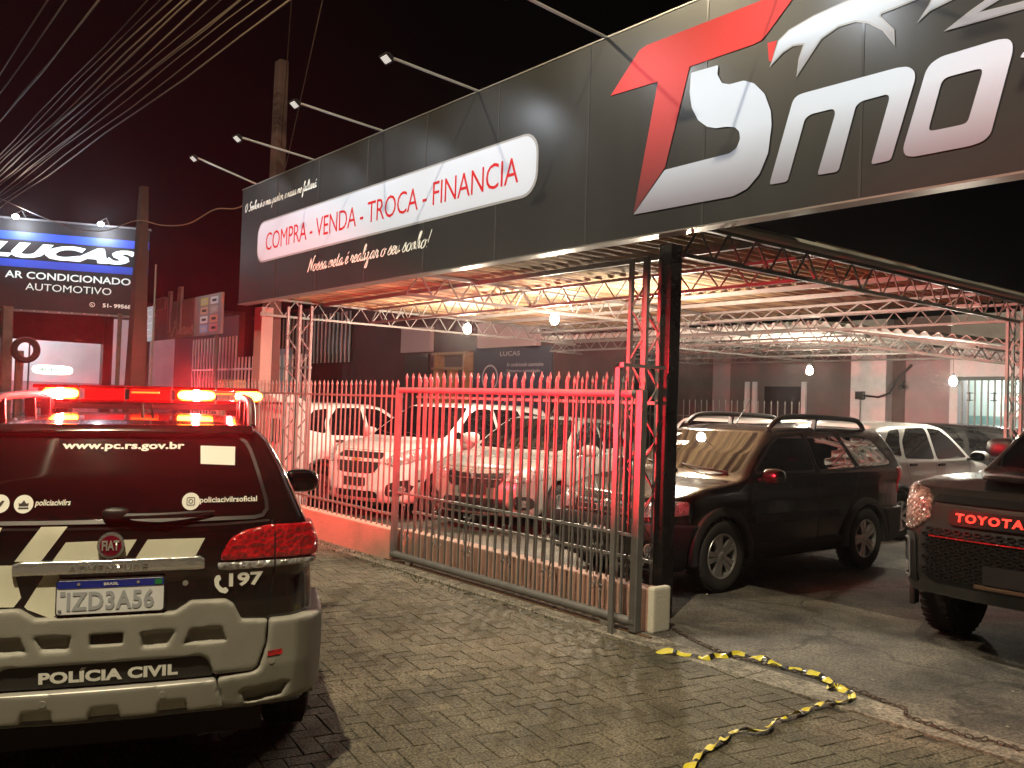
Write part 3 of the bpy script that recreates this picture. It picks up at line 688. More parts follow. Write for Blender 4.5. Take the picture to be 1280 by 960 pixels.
    # spoiler over the rear window
    c.shell('roof_spoiler', lambda X, Y, Z: np.maximum(np.maximum(np.abs(Y)-.54, np.maximum(1.478-Z, Z-1.515)), np.maximum(X+1.80, -X-2.06)), .030, M_polpaint, (-2.10, -1.78, -.60, .60, 1.44, 1.60), .011, False)
    MB().tube([(-1.86, -.09, 1.54), (-1.84, -.085, 1.60)], .006, 6).tube([(-1.86, -.13, 1.54), (-1.84, -.118, 1.60)], .006, 6).build('washer_jet', M_black, root)
    # mirrors
    for sg in (1, -1): mirror(root, .66, sg*1.0, 1.04, M_polpaint, 1.1)
    # front end (hidden from here, but there)
    for sg in (1, -1):
        y0, y1 = sorted((sg*.40, sg*.92))
        c.shell('headlight', lambda X, Y, Z: np.maximum(pdist([(.42, .70), (.9, .72), (.9, .88), (.45, .84)], sg*Y, Z), 1.6-X), .012, M_lens, (1.55, 2.16, y0, y1, .66, .92), .016, False)
    c.decal('grille', roundp([(-.40, .66), (.40, .66), (.40, .78), (-.40, .78)], .03), 'front', M_black, .008, .01)
    # roof light bar: feet, base, lenses, lit lamp modules
    M_barlens = mat('red_bar_lens', (.14, .002, .003), .10, spec=.8, emit=(1, .01, .008), estr=.10)
    lb = MB().box(.06, .36, -.63, .63, 1.545, 1.585).build('light_bar', M_black, root, bevel=.01)
    for sg in (1, -1): MB().box(.12, .30, sg*.50-.04, sg*.50+.04, 1.49, 1.55).build('bar_foot', M_black, lb)
    M_on = mat('lit_red_lamp', (.9, .2, .05), .4, emit=(1.0, .16, .012), estr=55)
    M_on2 = mat('lit_red_lamp_dim', (.9, .1, .02), .4, emit=(1.0, .05, .006), estr=8)
    for a, b_ in ((-.66, -.40), (-.39, -.14), (-.13, .13), (.14, .39), (.40, .65)):
        MB().box(.05, .37, a, b_, 1.586, 1.605).build('bar_lens', M_barlens, lb, bevel=.008)
        MB().box(.05, .37, a, b_, 1.668, 1.690).build('bar_lens', M_barlens, lb, bevel=.008)
        MB().box(.185, .225, a+.01, b_-.01, 1.605, 1.668).build('bar_reflector', mat('bar_reflector_dark', (.035, .001, .001), .35), lb) if a > -.5 else None
    for y, wd in ((.51, .10), (-.28, .115), (-.58, .085)):
        MB().blob((.150 if y > -.5 else .12, y if y > -.5 else -.60, 1.637), (.03, wd, .030), .6, 14, 8).build('lit_lamp', M_on, lb, True)
    MB().box(.045, .098, -.06, .10, 1.645, 1.655).build('lit_lamp', M_on2, lb)
    MB().box(.045, .098, -.50, -.40, 1.645, 1.655).build('lit_lamp', M_on2, lb)
    for x, y, p in ((.105, .51, 560), (.105, -.28, 800), (.27, -.50, 80)):
        lamp('siren_lamp', 'POINT', (x, y, 1.637), p, (1.0, .035, .035), .018, parent=lb)
    lamp('siren_beam', 'SPOT', (.27, -.515, 1.637), 3700, (1.0, .018, .035), .018, aim=(.90, -1.25, 1.637), spot=104, parent=lb, blend=.12)
    return root
# ------------------------------------------------------------- the dark estate car in the lot
def lot_estate():
    root = thing('estate_car', 'dark grey estate car with tall roof rails, parked behind the black pole', 'car', (-6.025, 7.955, 0), -PI/2)
    M_p = mat('dark_grey_car_paint', (0.016, 0.0135, 0.0125), 0.2, 0.3, spec=.6, coat=.5, rvar=.05, vscale=8)
    M_cl = mat('charcoal_cladding', (0.016, 0.015, 0.015), 0.6, bump=.2, bscale=200)
    c = estate(root, M_p, M_cl, True); interior(root, -1.4, .9)
    ax = 'front'
    b0 = c.body
    def bump_f(X, Y, Z):
        d = np.maximum(pdist([(0, .20), (.93, .22), (.93, .62), (.40, .66), (0, .66)], np.abs(Y), Z), 1.52-X)
        d = np.maximum(d, -smax(pdist([(0, .30), (.42, .30), (.36, .44), (0, .44)], np.abs(Y), Z), -(b0(X, Y, Z)-.01), .01))
        d = np.maximum(d, -smax(np.sqrt((np.abs(Y)-.60)**2+(Z-.40)**2)-.07, -(b0(X, Y, Z)-.012), .01))
        return np.maximum(d, -(np.sqrt((X-1.235)**2+(Z-.33)**2)-.455))
    c.shell('front_bumper', bump_f, .045, M_cl, (1.46, 2.2, .97, .16, .70), .014)
    def bump_r(X, Y, Z):
        d = np.maximum(pdist([(0, .24), (.93, .26), (.93, .66), (0, .60)], np.abs(Y), Z), X+1.52)
        return np.maximum(d, -(np.sqrt((X+1.235)**2+(Z-.33)**2)-.455))
    c.shell('rear_bumper', bump_r, .045, M_cl, (-2.3, -1.46, .97, .16, .70), .02)
    for sg in (1, -1):
        hl = [(.385, .695), (.50, .675), (.66, .69), (.93, .745), (.93, .835), (.62, .842), (.40, .800)]
        y0, y1 = sorted((sg*.36, sg*.92))
        c.shell('headlight', lambda X, Y, Z: np.maximum(pdist(hl, sg*Y, Z), 1.66-X), .012, M_lens, (1.6, 2.14, y0, y1, .66, .88), .010, False)
        c.decal('indicator', disc2d(sg*.735, .765, .035), 'front', M_amber, .016, .003)
        c.decal('fog_lamp', disc2d(sg*.60, .40, .055), 'front', M_lens, .014, .01)
        c.decal('fog_lamp_ring', ring2d(sg*.60, .40, .055, .068), 'front', M_chrome, .018, .01)
        c.decal('bumper_marker', rrect(sg*.76-.02, sg*.76+.02, .52, .535, .005), 'front', M_redlens, .05, .004)
        mirror(root, .66, sg*.96, 1.06, M_p, 1.0)
        c.shell('tail_light', lambda X, Y, Z: np.maximum(pdist([(.55, .80), (.9, .80), (.9, 1.10), (.6, 1.10)], sg*Y, Z), X+1.95), .012, M_redlens, (-2.26, -1.9, *sorted((sg*.5, sg*.92)), .78, 1.12), .014, False)
    c.decal('grille', roundp([(-.345, .675), (.345, .675), (.365, .79), (-.365, .79)], .03), ax, M_black, .006, .01)
    for k in range(4): c.decal('grille_bar', rrect(-.34, .34, .690+k*.026, .697+k*.026, .002), ax, M_dark if k % 2 else M_chrome, .014, .006)
    c.decal('maker_badge', disc2d(0, .745, .055), ax, M_chrome, .026, .02); c.decal('maker_badge_face', disc2d(0, .745, .043), ax, mat('badge_red', (.16, .004, .02), .25), .029, .004)
    c.decal('maker_badge_lettering', fit(text2d('FIAT', .03), -.034, .034, .725, .765), ax, M_chrome, .032, .002)
    c.decal('dealer_plate', rrect(-.20, .20, .47, .60, .01), ax, M_blackpanel, .050, .01)
    c.decal('dealer_plate_lettering', fit(script2d('nnunu', .16), -.15, .15, .52, .57), ax, M_white, .0525, 0)
    c.line('bonnet_seam', [(-.64, .885), (-.3, .83), (.3, .83), (.64, .885)], ax, M_dark)
    wiper(c, 'front', (.58, 1.07), (-.02, 1.12)); wiper(c, 'front', (.0, 1.06), (-.52, 1.13))
    c.decal('windscreen_writing', fit(text2d('07', .05, .2), .10-.66, .24-.66, 1.36, 1.41), ax, M_white, .006, 0)
    c.decal('windscreen_writing', fit(text2d('COMPLETO', .05, .2), -.60, -.20, 1.29, 1.335), ax, M_white, .006, 0)
    return root
# ------------------------------------------------------------- the other cars
def basics(c, paint, wins, ws, rw, mir, wheels, seams=(), handles=(), glass=None):
    root = c.r; glass = glass or M_glass
    for ax, sg in c.sides():
        for p in wins:
            q = roundp(p, .05); c.decal('side_window', q, ax, glass, .003, .004)
        for s_ in seams: c.line('door_seam', s_, ax, M_dark)
        for h in handles: handle(c, h[0], h[1], sg, paint if len(h) < 3 else M_black)
        if mir: mirror(root, mir[0], sg*mir[1], mir[2], paint, mir[3])
    if ws: c.decal('windscreen', roundp(ws, .06), 'front', glass, .003, .004)
    if rw: c.decal('rear_window', roundp(rw, .06), 'rear', glass, .003, .004)
    for xa in c.sp['axles']:
        for sy in (1, -1): wheel(root, xa, sy*wheels[0], c.sp['wr'], wheels[1], wheels[2], wheels[3], wheels[4] if len(wheels) > 4 else M_alloy)
    MB().box(c.sp['x0']+.3, c.sp['x1']-.9, -.6, .6, c.sp['zb'], c.sp['zb']+.14).build('underbody', M_dark, root)
def mini_mpv():
    root = thing('compact_mpv', 'white compact people carrier with split black grille behind the railing', 'car', (-11.78, 8.24, 0), math.radians(-72))
    sp = dict(x0=-2.18, x1=2.22, w=.87, zb=.22, zt=1.68, cf=.22, cr=.10, axles=(-1.31, 1.31), wr=.315, k=.06,
      low=[(-2.12, .34), (-2.16, .6), (-2.15, 1.05), (-.8, 1.06), (.9, 1.08), (1.2, 1.10), (1.6, 1.05), (1.95, .96), (2.10, .86), (2.17, .62), (2.18, .40), (2.06, .22), (-1.9, .24)],
      lowf=[(0, .22), (.74, .22), (.84, .34), (.865, .60), (.86, .88), (.82, 1.02), (.74, 1.12), (0, 1.17)],
      plan=[(-2.18, 0), (-2.15, .5), (-2.0, .80), (-1.7, .86), (1.4, .865), (1.8, .80), (2.08, .60), (2.2, .35), (2.22, 0)],
      gh=[(-2.13, .95), (-2.12, 1.1), (-2.0, 1.45), (-1.9, 1.60), (-1.4, 1.655), (-.6, 1.67), (0, 1.655), (.30, 1.60), (.8, 1.32), (1.28, 1.05), (1.28, .98)],
      ghf=[(0, .9), (.82, .9), (.81, 1.06), (.745, 1.25), (.66, 1.48), (.60, 1.59), (.50, 1.645), (0, 1.675)])
    c = Car(root, sp, .021); P = mat('white_car_paint', (.62, .62, .60), .20, spec=.5, coat=.5); c.make_body(P)
    basics(c, P, [[(.92, 1.13), (.78, 1.24), (.62, 1.10)], [(.72, 1.26), (.40, 1.48), (.15, 1.56), (-.22, 1.57), (-.22, 1.10), (.56, 1.10)], [(-.30, 1.57), (-1.0, 1.56), (-1.14, 1.12), (-.30, 1.10)], [(-1.08, 1.55), (-1.75, 1.48), (-1.9, 1.2), (-1.22, 1.14)]],
           [(-.70, 1.13), (.70, 1.13), (.64, 1.36), (.56, 1.58), (-.56, 1.58), (-.64, 1.36)], [(-.6, 1.15), (.6, 1.15), (.52, 1.52), (-.52, 1.52)], (.78, .99, 1.15, 1.15), (.765, .20, .19, 'ten'),
           [[(.86, 1.1), (.90, .9), (.86, .34)], [(-.26, 1.58), (-.26, .34)]], [(-.12, 1.0), (-.98, 1.0)])
    ax = 'front'
    gp = mat('grille_mesh', (.010, .010, .010), .5)
    c.decal('upper_grille', roundp([(-.42, .845), (.42, .845), (.40, .905), (.36, .93), (-.36, .93), (-.40, .905)], .03), ax, gp, .004, .006)
    c.decal('lower_grille', roundp([(-.42, .80), (.42, .80), (.34, .66), (.24, .635), (-.24, .635), (-.34, .66)], .04), ax, gp, .004, .006)
    for z0 in (.665, .70, .735, .77): c.decal('grille_bar', rrect(-.36, .36, z0-.004, z0+.004, .001), ax, M_blackpanel, .012, .006)
    c.decal('grille_surround', roundp([(-.45, .80), (.45, .80), (.45, .845), (-.45, .845)], .02), ax, P, .018, .014)
    c.decal('maker_badge', [(-.085, .812), (-.025, .812), (-.02, .803), (.035, .803), (.03, .812), (.085, .816), (.09, .836), (.025, .836), (.02, .846), (-.032, .846), (-.028, .836), (-.09, .834)], ax, mat('badge_gold', (.55, .40, .12), .25, .7), .030, .012)
    for sg in (1, -1):
        y0, y1 = sorted((sg*.40, sg*.93))
        hl = [(.46, .78), (.60, .74), (.76, .80), (.93, .93), (.93, 1.06), (.72, 1.0), (.52, .90)]
        c.shell('headlight', lambda X, Y, Z: np.maximum(pdist(hl, sg*Y, Z), 1.50-X), .010, M_lens, (1.45, 2.24, y0, y1, .72, 1.1), .012, False)
        c.decal('fog_recess', roundp([(sg*.50, .34), (sg*.52, .50), (sg*.66, .56), (sg*.82, .58), (sg*.76, .40), (sg*.66, .34)], .04), ax, M_black, .004, .006)
        c.decal('fog_lamp', disc2d(sg*.68, .44, .045), ax, M_lens, .012, .01)
    c.decal('number_plate', rrect(-.20, .20, .46, .58, .01), ax, M_blackpanel, .012, .012)
    c.decal('bumper_intake', roundp([(-.40, .30), (.40, .30), (.36, .40), (-.36, .40)], .03), ax, M_black, .004, .006)
    c.decal('plate_print', fit(text2d('POI 5I34', .03), -.15, .15, .49, .55), ax, mat('plate_print_grey', (.3, .3, .3), .5), .0145, 0) if False else None
    wiper(c, 'front', (.62, 1.12), (-.02, 1.19)); wiper(c, 'front', (.02, 1.13), (-.55, 1.19))
    c.line('bonnet_seam', [(-.56, 1.0), (-.46, .95), (.46, .95), (.56, 1.0)], ax, M_dark)
    MB().tube([(-1.5, 0, 1.64), (-1.72, 0, 1.84)], [.008, .003], 6).build('aerial', M_black, root)
    return root
SEDAN = dict(x0=-2.17, x1=2.20, w=.86, zb=.22, zt=1.54, cf=.22, cr=.12, axles=(-1.315, 1.315), wr=.31, k=.06,
      low=[(-2.10, .34), (-2.14, .6), (-2.15, 1.0), (-2.05, 1.08), (-1.5, 1.08), (-.8, 1.0), (.9, 1.0), (1.25, 1.0), (1.65, .95), (1.98, .86), (2.10, .76), (2.15, .60), (2.16, .40), (2.04, .22), (-1.9, .24)],
      lowf=[(0, .22), (.74, .22), (.83, .34), (.86, .58), (.855, .80), (.82, .94), (.76, 1.03), (0, 1.10)],
      plan=[(-2.18, 0), (-2.15, .5), (-2.0, .78), (-1.7, .85), (1.4, .86), (1.8, .80), (2.06, .60), (2.18, .35), (2.2, 0)],
      gh=[(-1.75, .95), (-1.75, 1.02), (-1.35, 1.32), (-.95, 1.47), (-.5, 1.51), (0, 1.515), (.25, 1.46), (.75, 1.20), (1.12, .98), (1.12, .94)],
      ghf=[(0, .9), (.80, .9), (.79, 1.0), (.725, 1.15), (.645, 1.34), (.58, 1.45), (.48, 1.505), (0, 1.53)])
def saloon():
    root = thing('saloon_car', 'silver saloon with a wide dark grille between the white people carrier and the dark estate', 'car', (-10.03, 8.82, 0), math.radians(-68))
    c = Car(root, SEDAN, .020); P = mat('silver_car_paint', (.34, .34, .32), .26, .35, spec=.5, coat=.5); c.make_body(P)
    basics(c, P, [[(.78, 1.07), (.42, 1.30), (.12, 1.42), (-.25, 1.44), (-.25, 1.05)], [(-.32, 1.44), (-.86, 1.40), (-1.18, 1.16), (-1.22, 1.07), (-.32, 1.05)]],
           [(-.68, 1.05), (.68, 1.05), (.62, 1.26), (.53, 1.46), (-.53, 1.46), (-.62, 1.26)], [(-.6, 1.1), (.6, 1.1), (.5, 1.40), (-.5, 1.40)], (.70, .98, 1.06, 1.1), (.755, .19, .19, 'ten'),
           [[(.78, 1.05), (.84, .9), (.80, .34)], [(-.285, 1.45), (-.285, .34)]], [(-.14, .94), (-1.02, .95)])
    ax = 'front'
    c.decal('grille', roundp([(-.43, .70), (-.40, .80), (.40, .80), (.43, .70), (.34, .60), (-.34, .60)], .03), ax, M_black, .006, .01)
    c.decal('grille_chrome', roundp([(-.48, .79), (-.10, .765), (.10, .765), (.48, .79), (.48, .805), (-.48, .805)], .005), ax, M_chrome, .018, .012)
    c.decal('grille_chrome', roundp([(-.40, .70), (.40, .70), (.40, .708), (-.40, .708)], .002), ax, M_chrome, .014, .01)
    b = [(0, .86), (.05, .775), (0, .69), (-.05, .775)]; b2 = offp(b, -.020); n = 4
    c.decal('maker_badge', (b+b2, [(i, (i+1) % n, n+(i+1) % n, n+i) for i in range(n)]), ax, M_chrome, .034, .02)
    for sg in (1, -1):
        y0, y1 = sorted((sg*.36, sg*.93))
        hl = [(.44, .68), (.60, .66), (.80, .70), (.95, .80), (.95, .90), (.70, .85), (.46, .80)]
        c.shell('headlight', lambda X, Y, Z: np.maximum(pdist(hl, sg*Y, Z), 1.55-X), .010, M_lens, (1.5, 2.24, y0, y1, .62, .94), .012, False)
        c.decal('fog_recess', roundp([(sg*.56, .33), (sg*.56, .50), (sg*.72, .50), (sg*.78, .40), (sg*.72, .33)], .04), ax, M_black, .004, .006)
        c.decal('fog_lamp', disc2d(sg*.66, .41, .045), ax, M_lens, .012, .01)
    c.decal('bumper_intake', roundp([(-.52, .27), (.52, .27), (.44, .46), (-.44, .46)], .04), ax, M_black, .005, .008)
    c.decal('bumper_chrome', roundp([(-.60, .255), (.60, .255), (.62, .275), (-.62, .275)], .008), ax, M_chrome, .014, .012)
    c.decal('number_plate', rrect(-.20, .20, .50, .62, .01), ax, M_blackpanel, .012, .012)
    wiper(c, 'front', (.60, 1.05), (-.02, 1.10)); wiper(c, 'front', (.02, 1.05), (-.54, 1.11))
    c.line('bonnet_seam', [(-.60, .93), (-.46, .83), (.46, .83), (.60, .93)], ax, M_dark)
    MB().tube([(.0, 0, 1.50), (-.25, 0, 1.75)], [.008, .003], 6).build('aerial', M_black, root)
    MB().bar((.50, -.1, 1.10), (.50, .45, 1.10), .10, .02)
    return root
HATCH = dict(x0=-2.05, x1=2.05, w=.86, zb=.24, zt=1.64, cf=.20, cr=.14, axles=(-1.28, 1.28), wr=.325, k=.10,
      low=[(-1.98, .36), (-2.03, .6), (-2.02, .95), (-1.9, 1.08), (.8, 1.05), (1.2, 1.06), (1.6, .99), (1.88, .88), (1.98, .76), (2.02, .56), (2.0, .36), (1.9, .24), (-1.8, .26)],
      lowf=[(0, .24), (.74, .24), (.84, .36), (.865, .62), (.86, .86), (.81, 1.0), (.74, 1.09), (0, 1.14)],
      plan=[(-2.05, 0), (-2.02, .5), (-1.9, .76), (-1.6, .85), (1.3, .865), (1.7, .80), (1.95, .55), (2.03, .3), (2.05, 0)],
      gh=[(-1.98, .95), (-1.97, 1.08), (-1.84, 1.42), (-1.72, 1.55), (-1.3, 1.60), (-.5, 1.62), (.1, 1.60), (.36, 1.54), (.8, 1.27), (1.12, 1.04), (1.12, .98)],
      ghf=[(0, .9), (.81, .9), (.80, 1.05), (.74, 1.22), (.66, 1.44), (.60, 1.54), (.50, 1.60), (0, 1.63)])
def hatch(label, loc, rz, paint, name='hatchback_car', k=1.0, dark_glass=True):
    root = thing(name, label, 'car', loc, rz)
    sp = dict(HATCH)
    c = Car(root, sp, .028); c.make_body(paint)
    basics(c, paint, [[(.74, 1.10), (.42, 1.36), (.16, 1.50), (-.18, 1.52), (-.18, 1.08)], [(-.26, 1.52), (-.80, 1.51), (-1.02, 1.34), (-1.08, 1.10), (-.26, 1.08)], [(-1.0, 1.50), (-1.30, 1.47), (-1.52, 1.30), (-1.50, 1.18), (-1.16, 1.12), (-1.13, 1.28)]],
           [(-.68, 1.10), (.68, 1.10), (.62, 1.32), (.54, 1.54), (-.54, 1.54), (-.62, 1.32)], [(-.6, 1.12), (.6, 1.12), (.50, 1.50), (-.50, 1.50)], (.74, .98, 1.12, 1.1), (.76, .20, .20, 'seven'),
           [[(.78, 1.1), (.82, .9), (.80, .36)], [(-.22, 1.53), (-.22, .36)], [(-1.1, 1.1), (-.95, .7), (-.85, .4)]], [(-.08, 1.0, 1), (-.90, 1.01, 1)])
    for sg in (1, -1):
        y0, y1 = sorted((sg*.5, sg*.93))
        c.shell('tail_light', lambda X, Y, Z: np.maximum(pdist([(.62, .80), (.95, .80), (.95, 1.12), (.66, 1.10)], sg*Y, Z), X+1.78), .010, M_redlens, (-2.12, -1.74, y0, y1, .76, 1.16), .018, False)
        y0, y1 = sorted((sg*.4, sg*.93))
        c.shell('headlight', lambda X, Y, Z: np.maximum(pdist([(.45, .72), (.95, .76), (.95, .92), (.50, .86)], sg*Y, Z), 1.55-X), .010, M_lens, (1.5, 2.1, y0, y1, .68, .96), .018, False)
        arch_trim(root, -1.28, .375, sg*.865, M_black if k > 1 else paint, .05); arch_trim(root, 1.28, .375, sg*.865, M_black if k > 1 else paint, .05)
    c.decal('grille', roundp([(-.42, .66), (.42, .66), (.40, .80), (-.40, .80)], .04), 'front', M_black, .006, .01)
    c.decal('number_plate', rrect(-.2, .2, .62, .75, .01), 'rear', M_plate, .01, .01)
    return root
# ------------------------------------------------------------- the pickup on the right
def pickup():
    root = thing('pickup_truck', 'dark pickup truck with a red-lit lettered grille, cut off at the right edge', 'pickup', (-2.55, 8.70, 0), -PI/2); root.scale = (1, .93, 1)
    sp = dict(x0=-2.75, x1=2.62, w=.93, zb=.38, zt=1.84, cf=.20, cr=.03, axles=(-1.54, 1.54), wr=.385, k=.055, gap=.07, ai=.50,
      low=[(-2.68, .60), (-2.70, 1.14), (-.9, 1.14), (.8, 1.20), (1.3, 1.26), (2.0, 1.24), (2.38, 1.17), (2.50, 1.08), (2.55, .85), (2.53, .55), (2.42, .42), (-2.4, .46)],
      lowf=[(0, .38), (.78, .38), (.88, .50), (.92, .75), (.92, 1.0), (.885, 1.15), (.82, 1.24), (0, 1.30)],
      plan=[(-2.75, 0), (-2.74, .85), (-2.6, .92), (1.7, .925), (2.1, .88), (2.38, .76), (2.58, .5), (2.62, 0)],
      gh=[(-.95, 1.0), (-.95, 1.2), (-.78, 1.70), (-.6, 1.79), (0, 1.82), (.35, 1.77), (.85, 1.45), (1.25, 1.22), (1.25, 1.1)],
      ghf=[(0, 1.0), (.86, 1.0), (.84, 1.20), (.77, 1.42), (.69, 1.66), (.62, 1.75), (.5, 1.80), (0, 1.83)], bed=(-2.62, -1.0, .78, .75, 2.0))
    c = Car(root, sp, .020); P = mat('dark_pickup_paint', (0.022, 0.022, 0.021), 0.22, .3, spec=.6, coat=.5, rvar=.05); c.make_body(P)
    basics(c, P, [[(.85, 1.27), (.45, 1.55), (.22, 1.66), (-.02, 1.68), (-.02, 1.22)], [(-.10, 1.68), (-.62, 1.64), (-.78, 1.26), (-.10, 1.22)]],
           [(-.74, 1.29), (.74, 1.29), (.67, 1.52), (.58, 1.74), (-.58, 1.74), (-.67, 1.52)], [(-.55, 1.28), (.55, 1.28), (.5, 1.62), (-.5, 1.62)], None, (.79, .26, .23, 'six'),
           [[(.92, 1.2), (.95, 1.0), (.85, .5)], [(-.06, 1.7), (-.06, .5)], [(-.82, 1.2), (-.80, .8)]], [(.06, 1.10), (-.68, 1.10)])
    for sg in (1, -1):
        mirror(root, .40, sg*.95, 1.42, M_black, 1.15)
        for xa in sp['axles']: arch_trim(root, xa, .445, sg*.915, M_blackpanel, .07)
    ax = 'front'
    # grille: dark frame, honeycomb of small cells, lettering bar
    gm = mat('grille_dark', (0.004, .004, .004), .6); M_bp2 = mat('gloss_black_trim', (.008, .008, .008), .3)
    c.decal('grille', roundp([(-.62, .62), (-.60, .86), (-.49, 1.10), (.49, 1.10), (.60, .86), (.62, .62), (.50, .52), (-.50, .52)], .04), ax, gm, .006, .01)
    V = []; F = []
    for r_ in range(13):
        z = .575+r_*.040
        if .925 < z < 1.06: continue
        for q in range(17):
            y = -.60+q*.075+(.0375 if r_ % 2 else 0)
            if abs(y) > .58-max(0, z-.86)*.45: continue
            a = [(y-.034, z), (y-.016, z+.015), (y+.016, z+.015), (y+.034, z), (y+.016, z-.015), (y-.016, z-.015)]; b = [(y+(p[0]-y)*.66, z+(p[1]-z)*.5) for p in a]
            n = len(V); V += a+b; F += [(n+i, n+(i+1) % 6, n+6+(i+1) % 6, n+6+i) for i in range(6)]
    mesh_ = c.decal('grille_mesh', (V, F), ax, M_bp2, .018, .010, .12)
    c.decal('grille_frame', roundp([(-.52, 1.085), (-.50, 1.135), (.50, 1.135), (.52, 1.085)], .02), ax, M_bp2, .024, .02)
    c.decal('lettering_bar', roundp([(-.38, .99), (-.35, 1.045), (.20, 1.045), (.23, .99), (.20, .94), (-.35, .94)], .015), ax, M_bp2, .026, .015)
    M_lit = mat('red_glow_lettering', (.8, .05, .03), .4, emit=(1, .03, .02), estr=1.5)  # lettering is no lamp; its red light is put in as glow
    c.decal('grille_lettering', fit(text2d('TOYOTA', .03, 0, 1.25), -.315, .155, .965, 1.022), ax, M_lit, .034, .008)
    c.decal('grille_red_strip', rrect(-.52, .60, .845, .853, .003), ax, M_redlens, .022, .006)
    for sg in (1, -1):
        y0, y1 = sorted((sg*.46, sg*1.0))
        hl = [(.52, .97), (.53, 1.10), (.62, 1.16), (1.0, 1.21), (1.0, .98), (.80, .86), (.66, .87)]
        c.shell('headlight', lambda X, Y, Z: np.maximum(pdist(hl, sg*Y, Z), 1.95-X), .012, lens('pickup_lens', (.10, .05, .045), (.40, .28, .25), 45, .1, .4), (1.9, 2.66, y0, y1, .86, 1.22), .012, False)
        c.decal('bumper_corner', roundp([(sg*.64, .48), (sg*.655, .85), (sg*.86, .84), (sg*.88, .55)], .05), ax, M_black, .012, .014)
        f1 = roundp([(sg*.70, .52), (sg*.705, .81), (sg*.80, .81), (sg*.81, .54)], .03); f2 = offp(f1, -.012); n = len(f1)
        c.decal('fog_lamp_trim', (f1+f2, [(i, (i+1) % n, n+(i+1) % n, n+i) for i in range(n)]), ax, M_chrome, .026, .014)
        c.decal('fog_lamp', rrect(min(sg*.725, sg*.785), max(sg*.725, sg*.785), .56, .64, .02), ax, M_lens, .02, .01)
    c.decal('number_plate', rrect(-.10, .30, .58, .70, .01), ax, M_black, .04, .03)
    c.decal('plate_bracket', rrect(-.16, .36, .545, .570, .006), ax, mat('bronze_trim', (.20, .13, .09), .4, .6), .046, .03)
    c.decal('bracket_lettering', fit(text2d('WWW.TSMOTORS.COM', .02, 0, 1.2), -.02, .30, .553, .562), ax, M_white, .0475, 0) if False else None
    MB().blob((1.75, 0, 1.255), (.50, .36, .03), .5).build('bonnet_scoop', P, root, True)
    return root
# ---------------------------------------------------------------- ground
def plane(name, x0, x1, y0, y1, z, m, kind='structure', nx=1, ny=1):
    me = bpy.data.meshes.new(name); V = [(x0+(x1-x0)*i/nx, y0+(y1-y0)*j/ny, z) for j in range(ny+1) for i in range(nx+1)]
    F = [(j*(nx+1)+i, j*(nx+1)+i+1, (j+1)*(nx+1)+i+1, (j+1)*(nx+1)+i) for j in range(ny) for i in range(nx)]
    me.from_pydata(V, [], F); me.materials.append(m); return new_obj(name, me, None, kind)
def ground_mats():
    m = mat('asphalt', (.040, .037, .032), .82, var=.3, vscale=1.7, bump=1, bscale=70, col2=(.135, .120, .098), thr=(.36, .66))
    m.node_tree.nodes['Principled BSDF'].inputs['Roughness'].default_value = .8
    c = mat('worn_concrete', (.10, .09, .072), .88, bump=.9, bscale=45, col2=(.26, .235, .19), thr=(.36, .62), vscale=5)
    # paver: colour differs from stone to stone, with grime and lichen
    p = bpy.data.materials.new('concrete_paver'); p.use_nodes = True; nt = p.node_tree; n = nt.nodes; L = nt.links.new; b = n['Principled BSDF']
    geo = n.new('ShaderNodeNewGeometry'); oi = n.new('ShaderNodeObjectInfo'); ad = n.new('ShaderNodeMath'); ad.operation = 'ADD'
    L(geo.outputs['Random Per Island'], ad.inputs[0]); L(oi.outputs['Random'], ad.inputs[1]); fr = n.new('ShaderNodeMath'); fr.operation = 'FRACT'; L(ad.outputs[0], fr.inputs[0])
    r1 = n.new('ShaderNodeValToRGB'); e = r1.color_ramp.elements; e[0].color = (.098, .087, .070, 1); e[1].color = (.138, .124, .100, 1); L(fr.outputs[0], r1.inputs[0])
    nz = n.new('ShaderNodeTexNoise'); nz.inputs['Scale'].default_value = .9; nz.inputs['Detail'].default_value = 8; nz.inputs['Roughness'].default_value = .7; L(geo.outputs['Position'], nz.inputs['Vector'])
    r2 = n.new('ShaderNodeValToRGB'); e = r2.color_ramp.elements; e[0].position = .38; e[0].color = (.36, .38, .30, 1); e[1].position = .60; e[1].color = (1.1, 1.08, 1.0, 1); L(nz.outputs[0], r2.inputs[0])
    n3 = n.new('ShaderNodeTexNoise'); n3.inputs['Scale'].default_value = 75; n3.inputs['Detail'].default_value = 4; L(geo.outputs['Position'], n3.inputs['Vector'])
    r3 = n.new('ShaderNodeValToRGB'); e = r3.color_ramp.elements; e[0].position = .35; e[0].color = (.22, .22, .21, 1); e[1].position = .62; e[1].color = (1.6, 1.56, 1.48, 1); L(n3.outputs[0], r3.inputs[0])
    m1 = n.new('ShaderNodeMix'); m1.data_type = 'RGBA'; m1.blend_type = 'MULTIPLY'; m1.inputs[0].default_value = 1; L(r1.outputs[0], m1.inputs[6]); L(r2.outputs[0], m1.inputs[7])
    m2 = n.new('ShaderNodeMix'); m2.data_type = 'RGBA'; m2.blend_type = 'MULTIPLY'; m2.inputs[0].default_value = 1; L(m1.outputs[2], m2.inputs[6]); L(r3.outputs[0], m2.inputs[7]); L(m2.outputs[2], b.inputs['Base Color'])
    b.inputs['Roughness'].default_value = .78
    bp = n.new('ShaderNodeBump'); bp.inputs['Strength'].default_value = .9; bp.inputs['Distance'].default_value = .006; L(n3.outputs[0], bp.inputs['Height']); L(bp.outputs[0], b.inputs['Normal'])
    MATS['concrete_paver'] = p
    return m, c, p
M_asph, M_conc, M_paver = ground_mats()
